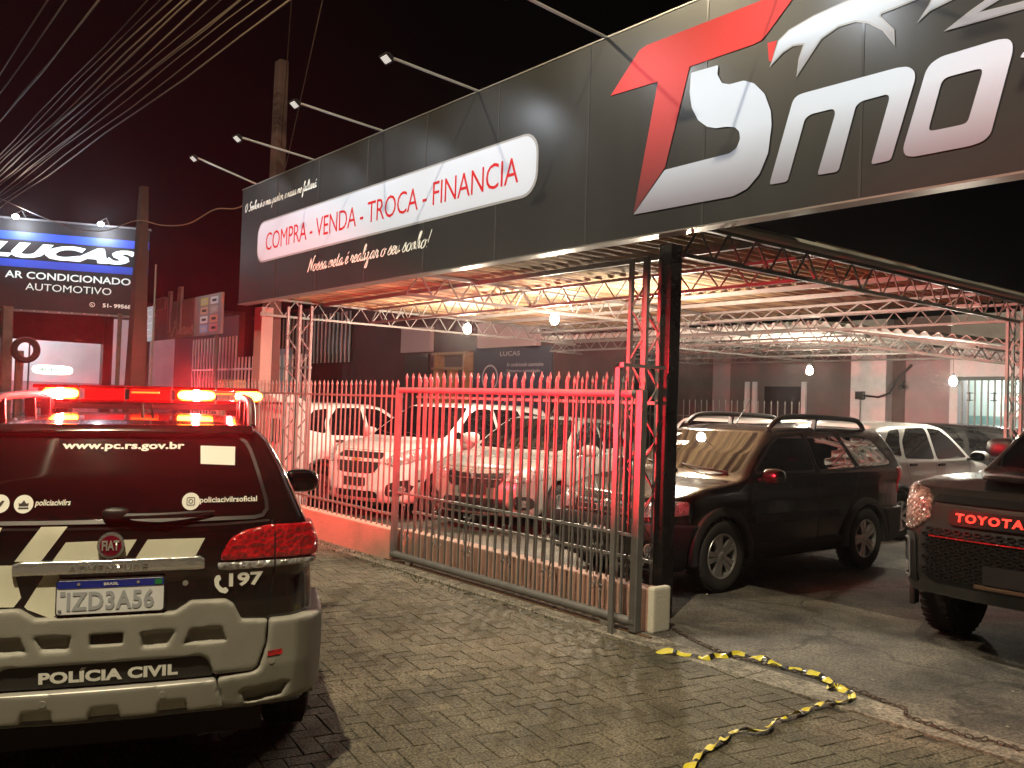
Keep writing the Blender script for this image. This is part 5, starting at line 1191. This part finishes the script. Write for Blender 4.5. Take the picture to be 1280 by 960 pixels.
# ---------------------------------------------------------------- surroundings
def board_letters(parent, rows, P0, U, N, m):
    for txt, x0, x1, z0, z1, mm, b, sh in rows: lay('lettering', fit(text2d(txt, b, sh), x0, x1, z0, z1), mm, parent, P0, U, (0, 0, 1), N, .012)
def build_left():
    # hanging board of the air-conditioning shop
    P = Vector((-24.15, 3.0, 0)); Q = Vector((-22.75, 6.75, 0)); U = (Q-P).normalized(); Lw = (Q-P).length; N = Vector((U.y, -U.x, 0))
    t = thing('hanging_shop_board', 'lit dark board with white lettering and two blue stripes above the workshop', 'shop sign', tuple(P)); 
    ang = math.atan2(U.y, U.x); t.rotation_euler = (0, 0, ang)
    M_b = mat('board_black', (.010, .009, .011), .55, spec=.3); M_bl = mat('board_blue', (.010, .05, .45), .5); M_w = mat('board_white', (.85, .95, .92), .5)
    z0, z1 = 3.50, 5.62
    MB().box(0, Lw, -.0, .12, z0, z1).build('board', M_b, t)
    f = mat('board_rim', (.12, .12, .13), .4, .5)
    MB().box(-.03, Lw+.03, -.02, .14, z1, z1+.04).build('board_rim', f, t); MB().box(-.03, Lw+.03, -.02, .14, z0-.04, z0).build('board_rim', f, t)
    for a, b in ((5.14, 5.33), (4.50, 4.68)): lay('blue_stripe', sheet_from_polys([([(0, a), (Lw, a), (Lw, b), (0, b)], [])]), M_bl, t, (0, 0, 0), (1, 0, 0), (0, 0, 1), (0, -1, 0), .004)
    for txt, x0, x1, a, b, bo, sh in (('LUCAS', .42, 3.72, 4.72, 5.08, .06, .35), ('AR CONDICIONADO', .90, 3.62, 4.235, 4.405, .018, 0), ('AUTOMOTIVO', 1.34, 3.20, 3.97, 4.14, .0, 0), ('51- 99568-22', 3.02, 3.86, 3.665, 3.765, .03, 0)):
        lay('board_lettering', fit(text2d(txt, bo, sh), x0, x1, a, b), M_w, t, (0, 0, 0), (1, 0, 0), (0, 0, 1), (0, -1, 0), .006)
    lay('board_symbol', ring2d(2.79, 3.715, .045, .058, 20), M_w, t, (0, 0, 0), (1, 0, 0), (0, 0, 1), (0, -1, 0), .006)
    lay('board_symbol', sheet_from_polys([(roundp([(2.77, 3.735), (2.778, 3.738), (2.782, 3.722), (2.795, 3.703), (2.812, 3.705), (2.806, 3.692), (2.79, 3.69), (2.772, 3.712)], .004), [])]), M_w, t, (0, 0, 0), (1, 0, 0), (0, 0, 1), (0, -1, 0), .006)
    for i, x in enumerate((1.15, 2.95)):
        MB().tube([(x+.15, .06, z1), (x+.10, -.3, z1+.16), (x, -.45, z1+.05)], .012, 5).build('lamp_arm', M_steel, t)
        MB().blob((x, -.45, z1-.02), (.07, .07, .05), .8).build('lit_lamp', mat('lit_board_lamp', (1, 1, 1), .4, emit=(.9, .95, 1), estr=26), t, True)
        lamp('board_light', 'POINT', (x, -.62, z1-.12), 95, (.85, .92, 1), .05, parent=t)
    for k in range(14): MB().blob((.2+k*.27, -.03, z0-.02), (.014, .014, .014), 1, 6, 4).build('board_stud', mat('board_stud_metal', (.6, .6, .6), .3, .8), t)
    # workshop under it: open front, lit inside
    w = thing('workshop', 'open-fronted workshop with a lit pale back wall under the hanging board', 'building', (-27.5, 1.5, 0))
    D = mat('maroon_render', (.050, .020, .022), .85, var=.2); PW = mat('workshop_pale_wall', (.50, .48, .50), .8, var=.12, vscale=1.2); PK = mat('workshop_dado', (.28, .18, .19), .8, var=.2)
    MB().box(-.2, 0, -2.6, 5.5, 3.0, 4.6).build('fascia', D, w)
    MB().box(-.25, .05, 5.5, 5.75, 0, 4.6).build('wall', D, w); MB().box(-.25, .05, -2.8, -2.6, 0, 4.6).build('wall', D, w)
    MB().box(-6.1, -6.0, -2.6, 9.5, 1.9, 4.2).build('back_wall', PW, w); MB().box(-6.1, -5.99, -2.6, 9.5, 0, 1.9).build('dado', PK, w)
    MB().box(-6.1, 0, -2.6, 9.5, 4.21, 4.3).build('ceiling', D, w); MB().box(-6.1, 0, 9.5, 9.7, 0, 4.3).build('wall', D, w)
    MB().box(-5.98, -5.9, 2.1, 2.5, 2.35, 2.65).build('wall_box', M_blackpanel, w)
    MB().box(-3.02, -2.98, 4.15, 4.19, 0, 4.2).build('inner_post', M_dark, w)
    lamp('workshop_light', 'POINT', (-3.4, 4.2, 3.9), 430, (.92, .95, 1), .1, parent=w)
    MB().box(-3.9, -2.9, 2.55, 2.65, 4.13, 4.18).build('lit_tube', mat('lit_tube', (1, 1, 1), .4, emit=(.9, .95, 1), estr=8), w)
    lg = mat('lit_green_sign', (.8, 1, .85), .4, emit=(.75, 1.0, .80), estr=2.2)
    s = MB().blob((-29.6, 7.05-.9, 2.23), (.05, .56, .14), .6).build('oval_lit_sign', lg, None, True); tag(s, 'small oval pale green lit sign inside the workshop', 'lit sign')
    V, F = fit(text2d('ACESSO', .03, .2), -.40, .40, -.05, .05)
    tt = lay('lettering', (V, F), mat('dark_green', (.03, .10, .05), .5), s, (-29.54, 6.15, 2.23), (0, 1, 0), (0, 0, 1), (1, 0, 0), .003)
    sh = thing('tool_bench', 'cluttered work bench along the workshop back wall', 'work bench', (-30.2, 3.2, 0))
    MB().box(-.4, .4, 0, 3.6, .86, .92).build('bench_top', PK, sh); 
    for x in (-.35, .35):
        for y in (.1, 3.5): MB().box(x-.03, x+.03, y-.03, y+.03, 0, .86).build('leg', M_dark, sh)
    bx = MB()
    for k in range(16):
        y = .1+k*.22; h = random.uniform(.08, .5); bx.box(-.25, random.uniform(0, .3), y, y+random.uniform(.1, .2), .925, .925+h)
    bx.build('clutter', mat('bench_clutter', (.35, .33, .33), .6, var=.5, vscale=3), sh, kind='stuff')
    # posts and a tyre in front of the workshop
    tag(MB().bar((-23.2, 3.88, 0), (-23.2, 3.82, 3.5), .30, .20).build('board_post', mat('worn_post', (.12, .085, .075), .8, var=.3)), 'thick dull post holding up the left of the hanging board', 'post')
    tag(MB().tube([(-22.9, 4.06, 0), (-22.9, 4.06, 2.5)], .09, 8).build('short_post', MATS['worn_post']), 'round post with a tyre hung on it beside the thick post', 'post')
    ty = MB().lathe([(.17, -.08), (.27, -.09), (.30, -.05), (.30, .05), (.27, .09), (.17, .08), (.17, -.08)], 22, Matrix.Translation((-22.7, 4.14, 2.52)) @ Matrix.Rotation(PI/2, 4, 'Y')).build('hung_tyre', M_tyre, None, True); tag(ty, 'old tyre hung at the top of the round post', 'tyre')
    tag(MB().tube([(-22.4, 6.05, 0), (-22.4, 6.05, 3.5)], .05, 8).build('thin_post', MATS['worn_post']), 'thin round post under the right end of the hanging board', 'post')
    # low pale wall and dark car ahead of the patrol car
    tag(MB().box(-15.2, -14.9, .2, 2.4, -.03, .62).build('garden_wall', mat('pale_wall', (.36, .34, .31), .85, bump=.4), bevel=.01), 'short pale wall at the left edge beyond the patrol car', 'wall')
    # street poles
    def pole(label, x, y, z1, w0, w1, d=.6):
        b = MB(); n = 8; V = []
        for i, (z, s) in enumerate(((-.02, 1), (z1, 0))):
            ww = w0*s+w1*(1-s); dd = ww*d; V += [(x-ww/2, y-dd/2, z), (x+ww/2, y-dd/2, z), (x+ww/2, y+dd/2, z), (x-ww/2, y+dd/2, z)]
        b.raw(V, [(0, 1, 2, 3), (4, 5, 6, 7), (0, 1, 5, 4), (1, 2, 6, 5), (2, 3, 7, 6), (3, 0, 4, 7)])
        o = b.build('utility_pole', mat('concrete_pole', (.055, .026, .022), .85, var=.2, vscale=2, bump=.4, bscale=20), bevel=.015); return tag(o, label, 'utility pole')
    pole('tapered concrete utility pole at the right end of the hanging board', -17.22, 4.97, 5.45, .46, .17, .8)
    pole('tall concrete utility pole rising behind the left end of the shop sign', -13.1, 5.75, 6.85, .30, .19, .8)
    tag(MB().tube([(-16.9, 5.15, 0), (-16.9, 5.15, 4.0)], .018, 6).build('conduit_pipe', M_steel), 'thin upright conduit beside the tapered utility pole', 'pipe')
    # tyre shop board
    P0 = Vector((-27.4, 8.0, 0)); t = thing('tyre_shop_board', 'dim board with product stickers and a script word, right of the tapered pole', 'shop sign', tuple(P0)); t.rotation_euler = (0, 0, .0); t.scale = (1.12, 1, 1)
    Wd = 5.6; M_pb = mat('pale_board', (.22, .17, .20), .6, var=.25, vscale=.9, col2=(.32, .22, .15), thr=(.45, .7))
    MB().box(0, Wd, 0, .06, 3.12, 4.12).build('board', M_pb, t)
    L_ = lambda nm, sh, m, off=.004: lay(nm, sh, m, t, (0, 0, 0), (1, 0, 0), (0, 0, 1), (0, -1, 0), off)
    M_pf = mat('faded_print', (.42, .38, .38), .6)
    for k, (tx) in enumerate(('Pneus', 'Balanceamento', 'Freios', 'Óleo', 'Geometria')): L_('list_lettering', fit(text2d(tx, .03), .25, .60+.05*len(tx), 3.98-k*.185, 4.06-k*.185), M_pf)
    for (x0, x1, z0, z1) in ((1.25, 1.95, 3.95, 4.30), (2.15, 2.35, 3.3, 4.42), (2.85, 3.10, 3.3, 4.48)):
        a = rrect(x0, x1, z0, z1, .04); b = offp(a, -.03); n = len(a); MB().prism([(p[0], p[1]) for p in a], 'y', -.03, .03).build('raised_letter', M_pb, t)
        L_('letter_edge', (a+b, [(i, (i+1) % n, n+(i+1) % n, n+i) for i in range(n)]), M_pf, .034)
    L_('script_lettering', fit(script2d('Pneus', .13), 2.4, 3.95, 3.16, 3.64), M_pf)
    stk = [(.50, .42, .12), (.6, .6, .62), (.55, .30, .20), (.35, .30, .28), (.62, .6, .6), (.6, .25, .15), (.25, .35, .55), (.6, .2, .2)]
    for k in range(8):
        x = 4.35+(k % 2)*.60; z = 3.93-(k//2)*.225; L_('sticker', sheet_from_polys([(rrect(x, x+.46, z-.06, z+.12, .02), [])]), mat('sticker_%s' % ('ochre', 'white', 'orange', 'grey', 'pale', 'rust', 'blue', 'red')[k], stk[k], .5)); L_('sticker_print', sheet_from_polys([(rrect(x+.10, x+.36, z, z+.06, .01), [])]), M_blackpanel if k % 3 else M_pf, .006)
    for x in (.4, 5.2): MB().tube([(x, .08, 0), (x, .08, 3.12)], .05, 6).build('board_leg', M_steel, t)
    # barred yard front behind it with light leaking through
    y = thing('yard_railing', 'tall upright railing with light behind it under the dim board', 'railing', (-27.5, 9.6, 0))
    M_y = mat('yard_bar', (.45, .40, .40), .5)
    me = MB().box(-.02, .02, -.02, .02, 0, 3.3).mesh('bar', M_y)
    for k in range(34): o = new_obj('bar', me, y); o.location = (k*.24, 0, 0); o.scale = (1, 1, .82 if k > 14 else 1)
    MB().box(0, 8, -.02, .02, 2.35, 2.40).build('rail', M_y, y)
    b = thing('yard_shed', 'pale lit wall panel behind the tall upright railing', 'wall', (-27.0, 11.5, 0)); MB().box(0, 2.2, 0, .1, 0, 3.1).build('panel', mat('blue_grey_wall', (.30, .33, .40), .8), b)
    tag(MB().box(-22.9, -21.9, 8.7, 9.0, 0, 2.05).build('yellow_board', mat('yellow_board', (.45, .33, .18), .7, var=.3)), 'upright pale yellow board standing before the tall railing', 'board')
    # neighbouring dark building behind the railing, left
    nb = thing('neighbour_building', 'dark maroon building with a barred window behind the parked cars', 'building', (-30, 12.6, 0))
    M_mr = mat('maroon_wall', (.055, .018, .022), .85, var=.25, vscale=1.5, bump=.3)
    MB().box(0, 17.8, 0, .3, 0, 4.3).build('wall', M_mr, nb); MB().box(-.1, 17.9, -.15, .4, 4.3, 4.42).build('parapet', M_mr, nb)
    wf = MB().box(2.3, 6.9, -.05, 0, 2.72, 4.20).build('window', mat('dark_window', (.02, .012, .014), .15), nb)
    me = MB().box(-.02, .02, -.09, -.055, 2.72, 4.20).mesh('window_bar', M_y)
    for k in range(19): o = new_obj('window_bar', me, wf); o.location = (2.42+k*.25, 0, 0)
    gb = mat('grey_panel', (.34, .31, .32), .6)
    MB().box(9.75, 11.15, -.10, 0, 2.92, 3.55).build('wall_panel', gb, nb); MB().box(9.9, 11.0, -.05, 0, .3, 2.86).build('door', mat('dark_door', (.03, .018, .018), .6), nb)
    o = MB(); o.box(11.6, 13.1, -.3, 0, 2.80, 2.86); o.box(11.6, 13.1, -.3, 0, 2.45, 2.50); o.box(11.7, 11.76, -.3, -.02, 1.2, 2.8); o.box(12.9, 12.96, -.3, -.02, 1.2, 2.8); o.box(12.3, 12.36, -.3, -.02, 1.2, 2.45)
    tag(o.build('timber_rack', mat('yellow_timber', (.20, .12, .05), .6, var=.2)), 'yellowish timber rack against the dark building', 'rack').location = (-30, 12.55, 0)
    bn = thing('banner', 'navy workshop banner with white lettering behind the railing', 'banner', (-16.9, 12.45, 0))
    MB().box(0, 2.75, -.02, .01, 1.5, 2.93).build('banner_sheet', mat('navy_banner', (.02, .022, .05), .6), bn)
    M_bt = mat('banner_print', (.32, .32, .36), .6)
    for tx, x0, x1, z0, z1 in (('LUCAS', 1.0, 1.7, 2.74, 2.84), ('Ar condicionado automotivo', 1.25, 2.5, 2.50, 2.585), ('Consertos e instalação', 1.25, 2.4, 2.36, 2.44)): lay('banner_lettering', fit(text2d(tx, .01), x0, x1, z0, z1), M_bt, bn, (0, 0, 0), (1, 0, 0), (0, 0, 1), (0, -1, 0), .024)
    lay('banner_symbol', ring2d(.65, 2.25, .26, .30, 30), M_bt, bn, (0, 0, 0), (1, 0, 0), (0, 0, 1), (0, -1, 0), .024)
    MB().box(.3, 2.4, -.16, -.02, 2.93, 3.5).build('banner_box', gb, bn)
    # masonry meter cabinet beside the left column
    cb = thing('meter_cabinet', 'red-lit corrugated metal cabinet with a barred hatch behind the railing', 'cabinet', (-11.98, 5.15, 0))
    M_cb = mat('pale_cabinet', (.50, .46, .44), .6, var=.1)
    MB().box(0, .70, 0, .33, 0, 1.58).build('cabinet_body', M_cb, cb); MB().prism([(-.04, 1.58), (.72, 1.58), (.35, 1.69)], 'y', -.04, .36).build('cabinet_roof', M_cb, cb)
    me = MB().box(-.018, .018, -.022, 0, .05, 1.55).mesh('rib', M_cb)
    for k in range(7): o = new_obj('rib', me, cb); o.location = (.04+k*.103, 0, 0)
    MB().box(.25, .70, -.03, -.024, 1.05, 1.36).build('hatch', M_dark, cb)
    me = MB().box(-.01, .01, -.045, -.03, 1.05, 1.36).mesh('hatch_bar', M_cb)
    for k in range(5): o = new_obj('hatch_bar', me, cb); o.location = (.30+k*.09, 0, 0)
def build_back():
    Y = 16.8; w = thing('back_building', 'pinkish back wall of the lot with a barred opening at its right', 'building', (-15, Y, 0))
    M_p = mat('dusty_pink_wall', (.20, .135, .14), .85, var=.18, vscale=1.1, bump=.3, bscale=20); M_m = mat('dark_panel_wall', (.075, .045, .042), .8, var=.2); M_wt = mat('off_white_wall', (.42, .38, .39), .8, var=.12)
    M_q = mat('pink_wall_dimmed', (.075, .05, .047), .85, var=.2, vscale=1.1, bump=.3)  # darker copy of the pink wall, its dimness put into the colour
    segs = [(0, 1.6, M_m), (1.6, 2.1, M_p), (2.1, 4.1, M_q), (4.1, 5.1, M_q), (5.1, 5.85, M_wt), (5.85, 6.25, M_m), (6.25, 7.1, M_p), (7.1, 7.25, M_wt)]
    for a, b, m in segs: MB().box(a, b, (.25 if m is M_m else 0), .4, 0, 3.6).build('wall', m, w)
    MB().box(7.25, 9.6, 0, .4, 2.45, 3.6).build('wall', M_wt, w); MB().box(9.6, 13, 0, .4, 0, 3.6).build('wall', M_wt, w)
    wn = MB().box(3.05, 3.95, -.02, 0, 1.5, 2.25).build('window', mat('dark_window', (.02, .012, .014), .15), w)
    fr = MB().box(2.55, 2.65, -.06, 0, 1.3, 2.35).box(4.0, 4.1, -.06, 0, 1.3, 2.35).box(2.75, 2.85, -.06, 0, 1.3, 2.35).build('shutter_post', M_wt, w)
    # bright room beyond the barred opening
    MB().box(4.0, 9.6, 1.9, 2.0, 0, 3.2).build('inner_wall', mat('pale_green_wall', (.55, .62, .58), .8), w); MB().box(4.0, 9.6, .4, 2.0, 2.9, 3.0).build('inner_ceiling', M_wt, w)
    MB().box(5.4, 9.3, 1.7, 1.88, .9, 1.75).build('counter', mat('counter_teal', (.20, .34, .32), .6, var=.2), w)
    lamp('room_light', 'POINT', (7.6, 1.2, 2.7), 90, (.85, 1, .95), .1, parent=w); MB().box(7.8, 8.8, 1.15, 1.25, 2.86, 2.89).build('lit_tube', mat('lit_tube', (1, 1, 1), .4), w)
    g = thing('window_grille', 'black framed upright bar grille across the bright opening', 'grille', (-7.75, Y-.05, 0)); me = MB().box(-.012, .012, -.012, .012, 0, 2.42).mesh('bar', M_rail)
    for k in range(19): o = new_obj('bar', me, g); o.location = (.1+k*.115, 0, 0)
    MB().box(0, 2.2, -.02, .02, 2.38, 2.45).box(1.10, 1.19, -.03, .03, 0, 2.45).box(0, 2.2, -.02, .02, 1.2, 1.24).build('grille_frame', M_black, g)
    for k in range(5):
        b = MB(); x = .25+k*.42
        for z in (2.15, 2.02): b.box(x-.06, x+.06, -.025, -.015, z-.008, z+.008)
        b.box(x-.008, x+.008, -.025, -.015, 2.0, 2.17); b.build('grille_ornament', M_black, g)
    # camera, junction box and cable
    cc = thing('security_camera', 'small dark security camera on the pale wall under the rear canopy', 'camera', (-8.75, Y-.08, 2.25)); MB().blob((0, -.06, 0), (.05, .09, .045), .7).build('camera_body', M_black, cc, True); MB().bar((0, 0, .12), (0, -.03, .03), .03).build('camera_bracket', M_black, cc)
    jb = thing('junction_box', 'black junction box with a looping cable on the pale wall panel', 'junction box', (-9.65, Y-.03, 2.08)); MB().box(-.09, .09, -.08, 0, -.08, .08).build('box', M_black, jb, bevel=.01)
    MB().tube([(.08, -.05, 0), (.4, -.05, -.03), (.62, -.05, .05), (.8, -.05, .35), (1.05, -.05, .6)], .022, 6).build('cable', M_black, jb, True)
    MB().tube([(0, -.03, -.08), (0, -.03, -.7)], .008, 5).build('cable', M_black, jb)
    railing('dividing_railing', 'pale spear-topped railing far back, left of the dark estate car roof', -16.5, -9.9, 15.2, 0, 1.84, 0, .16, rails=(.4, 1.55))
    # awning posts
ORD = ['topmost and leftmost', 'second from the top left', 'third from the top left', 'fourth from the top left', 'fifth from the top left', 'sixth from the top left', 'seventh from the top left', 'eighth from the top left', 'middle one', 'eighth from the lower right', 'seventh from the lower right', 'sixth from the lower right', 'fifth from the lower right', 'fourth from the lower right', 'third from the lower right', 'second from the lower right', 'lowest and rightmost']
def build_wires():
    M_c = mat('cable_sheath', (.24, .175, .12), .6)
    random.seed(3)
    spec = [(2.75, 7.6), (2.95, 7.5), (3.15, 7.2), (3.25, 7.3), (3.62, 7.1), (3.72, 7.0), (3.95, 7.1), (4.0, 7.0), (4.05, 6.95), (4.10, 7.05), (4.16, 6.9), (4.38, 6.95), (4.52, 6.9), (4.58, 6.92), (4.85, 7.0), (4.92, 6.95), (5.12, 6.9)]
    for k, (y, z) in enumerate(spec):
        y1 = 3.3+(y-3.9)*.45; sag = random.uniform(.25, .5); r = random.choice((.008, .010, .013)); P = []
        for i in range(25):
            t = i/24; x = 3-t*52; P.append((x, y+(y1-y)*t, z-.2*t-sag*4*t*(1-t)*.5+.03*math.sin(i*1.7+k)))
        o = MB().tube(P, r, 5).build('overhead_cable', M_c, None, True); tag(o, ('%s of the dull overhead cables crossing the sky at upper left' % ORD[k]), 'cable', 'overhead cables at upper left')
    o = MB().tube(crom([(-13.1, 5.7, 4.98), (-13.9, 5.5, 4.66), (-14.6, 5.35, 4.70), (-15.4, 5.2, 4.55), (-16.3, 5.05, 4.62), (-17.2, 4.86, 4.80), (-18.6, 4.6, 4.75), (-21, 4.3, 5.2), (-26, 3.6, 6.6)], 6), .010, 5).build('drooping_cable', M_c, None, True); tag(o, 'thin drooping cable strung between the two utility poles', 'cable')
    for a, b, l in (((-12.9, 5.7, 5.4), (-6.5, 3.0, 7.6), 'left of the two thin service wires rising from the tall pole'), ((-12.7, 5.7, 5.1), (-4.5, 2.9, 7.9), 'right of the two thin service wires rising from the tall pole')):
        tag(MB().tube([a, ((a[0]+b[0])/2, (a[1]+b[1])/2, (a[2]+b[2])/2-.12), b], .006, 5).build('service_wire', M_c), l, 'wire')
def build_tape():
    pts = [(-4.13, 4.66), (-3.92, 4.77), (-3.83, 4.80), (-3.80, 4.93), (-3.75, 5.08), (-3.59, 5.10), (-3.42, 5.10), (-3.26, 5.12), (-3.07, 5.06), (-2.99, 4.92), (-2.97, 4.98), (-2.85, 4.93), (-2.80, 4.80), (-2.85, 4.69), (-2.86, 4.52), (-2.84, 4.36), (-2.84, 4.18), (-2.79, 3.99), (-2.84, 3.90), (-2.87, 3.83), (-2.81, 3.66), (-2.79, 3.52), (-2.73, 3.37), (-2.65, 3.20), (-2.58, 3.02)]
    P = crom(pts, 10); my = mat('tape_yellow', (.58, .50, .03), .35, var=.15, vscale=20); mk = mat('tape_black', (.012, .012, .012), .3)
    t = thing('hazard_tape', 'crumpled yellow and black hazard tape lying on the ground', 'tape', (pts[0][0], pts[0][1], 0)); ln = 0; bands = []
    random.seed(11)
    for i in range(len(P)-1):
        a, b = Vector(P[i]), Vector(P[i+1]); L = (b-a).length
        if L < 1e-5: continue
        d = (b-a)/L; n = Vector((-d.y, d.x)); 
        def cross(p, s):
            tw = .55*math.sin(s*7+1.3*math.sin(s*4))+.25*math.sin(s*29); w = .024*(.9+.2*math.sin(s*17)+.15*math.sin(s*41)); zg = .009+.006*abs(math.sin(s*7))
            return [(p.x+n.x*w*math.cos(tw)*q-pts[0][0], p.y+n.y*w*math.cos(tw)*q-pts[0][1], zg+w*abs(math.sin(tw))*(q+1)+.006*math.sin(s*40+q*3)) for q in (-1, 0, 1)]
        k = int(ln/.14)*2+(1 if ln % .14 > .085 else 0)
        if not bands or bands[-1][0] != k: bands.append((k, [], []))
        V, F = bands[-1][1:]; c0 = cross(a, ln); c1 = cross(b, ln+L); m = len(V); V += c0+c1; F += [(m, m+1, m+4, m+3), (m+1, m+2, m+5, m+4)]; ln += L
    for k, V, F in bands: MB().raw(V, F).build('black_band' if k % 2 else 'yellow_band', mk if k % 2 else my, t, False)
    # the chain across the entrance
    ch = [(-4.83, 5.40), (-4.62, 5.32), (-4.4, 5.22), (-3.87, 5.05), (-3.4, 5.10), (-2.94, 5.08), (-2.73, 5.03), (-2.55, 4.97), (-2.46, 4.86), (-2.16, 4.83), (-2.04, 4.87), (-1.88, 4.87), (-1.5, 4.80), (-1.0, 4.85)]
    C_ = crom(ch, 12); c = thing('chain', 'rusty steel chain lying across the lot entrance', 'chain', (ch[0][0], ch[0][1], 0)); M_ch = mat('rusty_chain', (.085, .06, .045), .6, .5, var=.4, vscale=30)
    b = MB(); lk = []; 
    for k in range(8):
        a = 2*PI*k/8; lk.append((.0155*math.cos(a)+(.008 if math.cos(a) > 0 else -.008), .0105*math.sin(a), 0))
    b.tube(lk+[lk[0]], .0036, 5, False); me = b.mesh('link', M_ch); acc = 0; k = 0
    for i in range(len(C_)-1):
        a, q = Vector(C_[i]), Vector(C_[i+1]); L = (q-a).length
        while acc < L:
            p = a+(q-a)*(acc/L); o = new_obj('link', me, c); o.location = (p.x-ch[0][0], p.y-ch[0][1], .016 if p.y < 4.99 else .008)
            o.rotation_euler = (PI/2*(k % 2)*.55, random.gauss(0, .1), math.atan2(q.y-a.y, q.x-a.x)+random.gauss(0, .25)); acc += .036; k += 1
        acc -= L
def build_street():
    # street lamps that light the scene from the roadside, outside the picture
    def street_lamp(label, x, y, z, power, col, rz, arm=1.1):
        t = thing('street_lamp', label, 'street lamp', (x, y, 0), rz, group='street lamps along the road')
        MB().tube([(0, 0, -.15), (0, 0, z-.4), (.15, 0, z-.05), (arm-.2, 0, z)], [.09, .06, .045, .035], 10).build('lamp_post', M_steel, t, True)
        MB().blob((arm, 0, z), (.32, .12, .06), .7).build('lamp_head', M_steel, t, True); MB().box(arm-.2, arm+.22, -.08, .08, z-.075, z-.058).build('lamp_glass', mat('lit_street_glass', (1, 1, 1), .4, emit=(1, .85, .6), estr=2), t)
        lamp('street_light', 'SPOT', (arm, 0, z-.10), power, col, .12, aim=(arm, 0, 0), spot=165, parent=t, blend=.3)
    street_lamp('roadside street lamp behind the camera', -.6, -3.0, 12.2, 7400, (1.0, .84, .56), PI/2, 1.0)
    street_lamp('roadside street lamp further along on the left', -9.2, -3.0, 9.0, 2300, (1.0, .84, .56), PI/2, 2.3)
# ---------------------------------------------------------------- put it together
build_ground(); build_front(); build_canopy(); build_sign(); build_left(); build_back(); build_wires(); build_tape(); build_street()
import time as _t
t0 = _t.time()
patrol(); lot_estate(); mini_mpv(); saloon(); pickup()
M_wp = MATS['white_car_paint']; M_bp = mat('black_paint', (.012, .012, .013), .15, spec=.5, coat=.4)
h0 = hatch('white hatchback nearest the pickup, seen from its side behind the dark estate', (-7.02, 13.1, 0), PI/2, M_wp, k=2)
def again(src, name, label, loc, rz, sc=1.0):
    c = copy_tree(src); c.location = loc; c.rotation_euler = (0, 0, rz); c['label'] = label; c.scale = (sc, sc, sc); c.name = name; return c
again(h0, 'hatchback_car', 'white hatchback between the dark estate roof and the barred opening', (-9.0, 12.95, 0), PI/2)
h2 = hatch('black car whose roof shows above the white hatchbacks', (-8.9, 16.0-1.2, 0), PI, M_bp)
h2.location = (-7.95, 15.95, 0)
again(h0, 'hatchback_car', 'white car at the far left of the lot beside the metal cabinet', (-13.39, 7.19, 0), math.radians(108))
again(h2, 'dark_hatchback', 'dark car parked ahead of the patrol car at the left edge', (-11.35, .75, 0), math.radians(165))
def added_haze():  # thin volume added to give the lit lamps a glow
    m = bpy.data.materials.new('lamp_glow_haze'); m.use_nodes = True; nt = m.node_tree; n = nt.nodes; n.clear()
    o = n.new('ShaderNodeOutputMaterial'); v = n.new('ShaderNodeVolumePrincipled'); v.inputs['Color'].default_value = (.9, .9, .92, 1); v.inputs['Density'].default_value = .0009; v.inputs['Anisotropy'].default_value = .9
    nt.links.new(v.outputs[0], o.inputs['Volume'])
    MB().box(-46, 12, -14, 32, -1.2, 10.5).build('added_haze', m, kind='stuff')
added_haze()
print('cars', round(_t.time()-t0, 1))
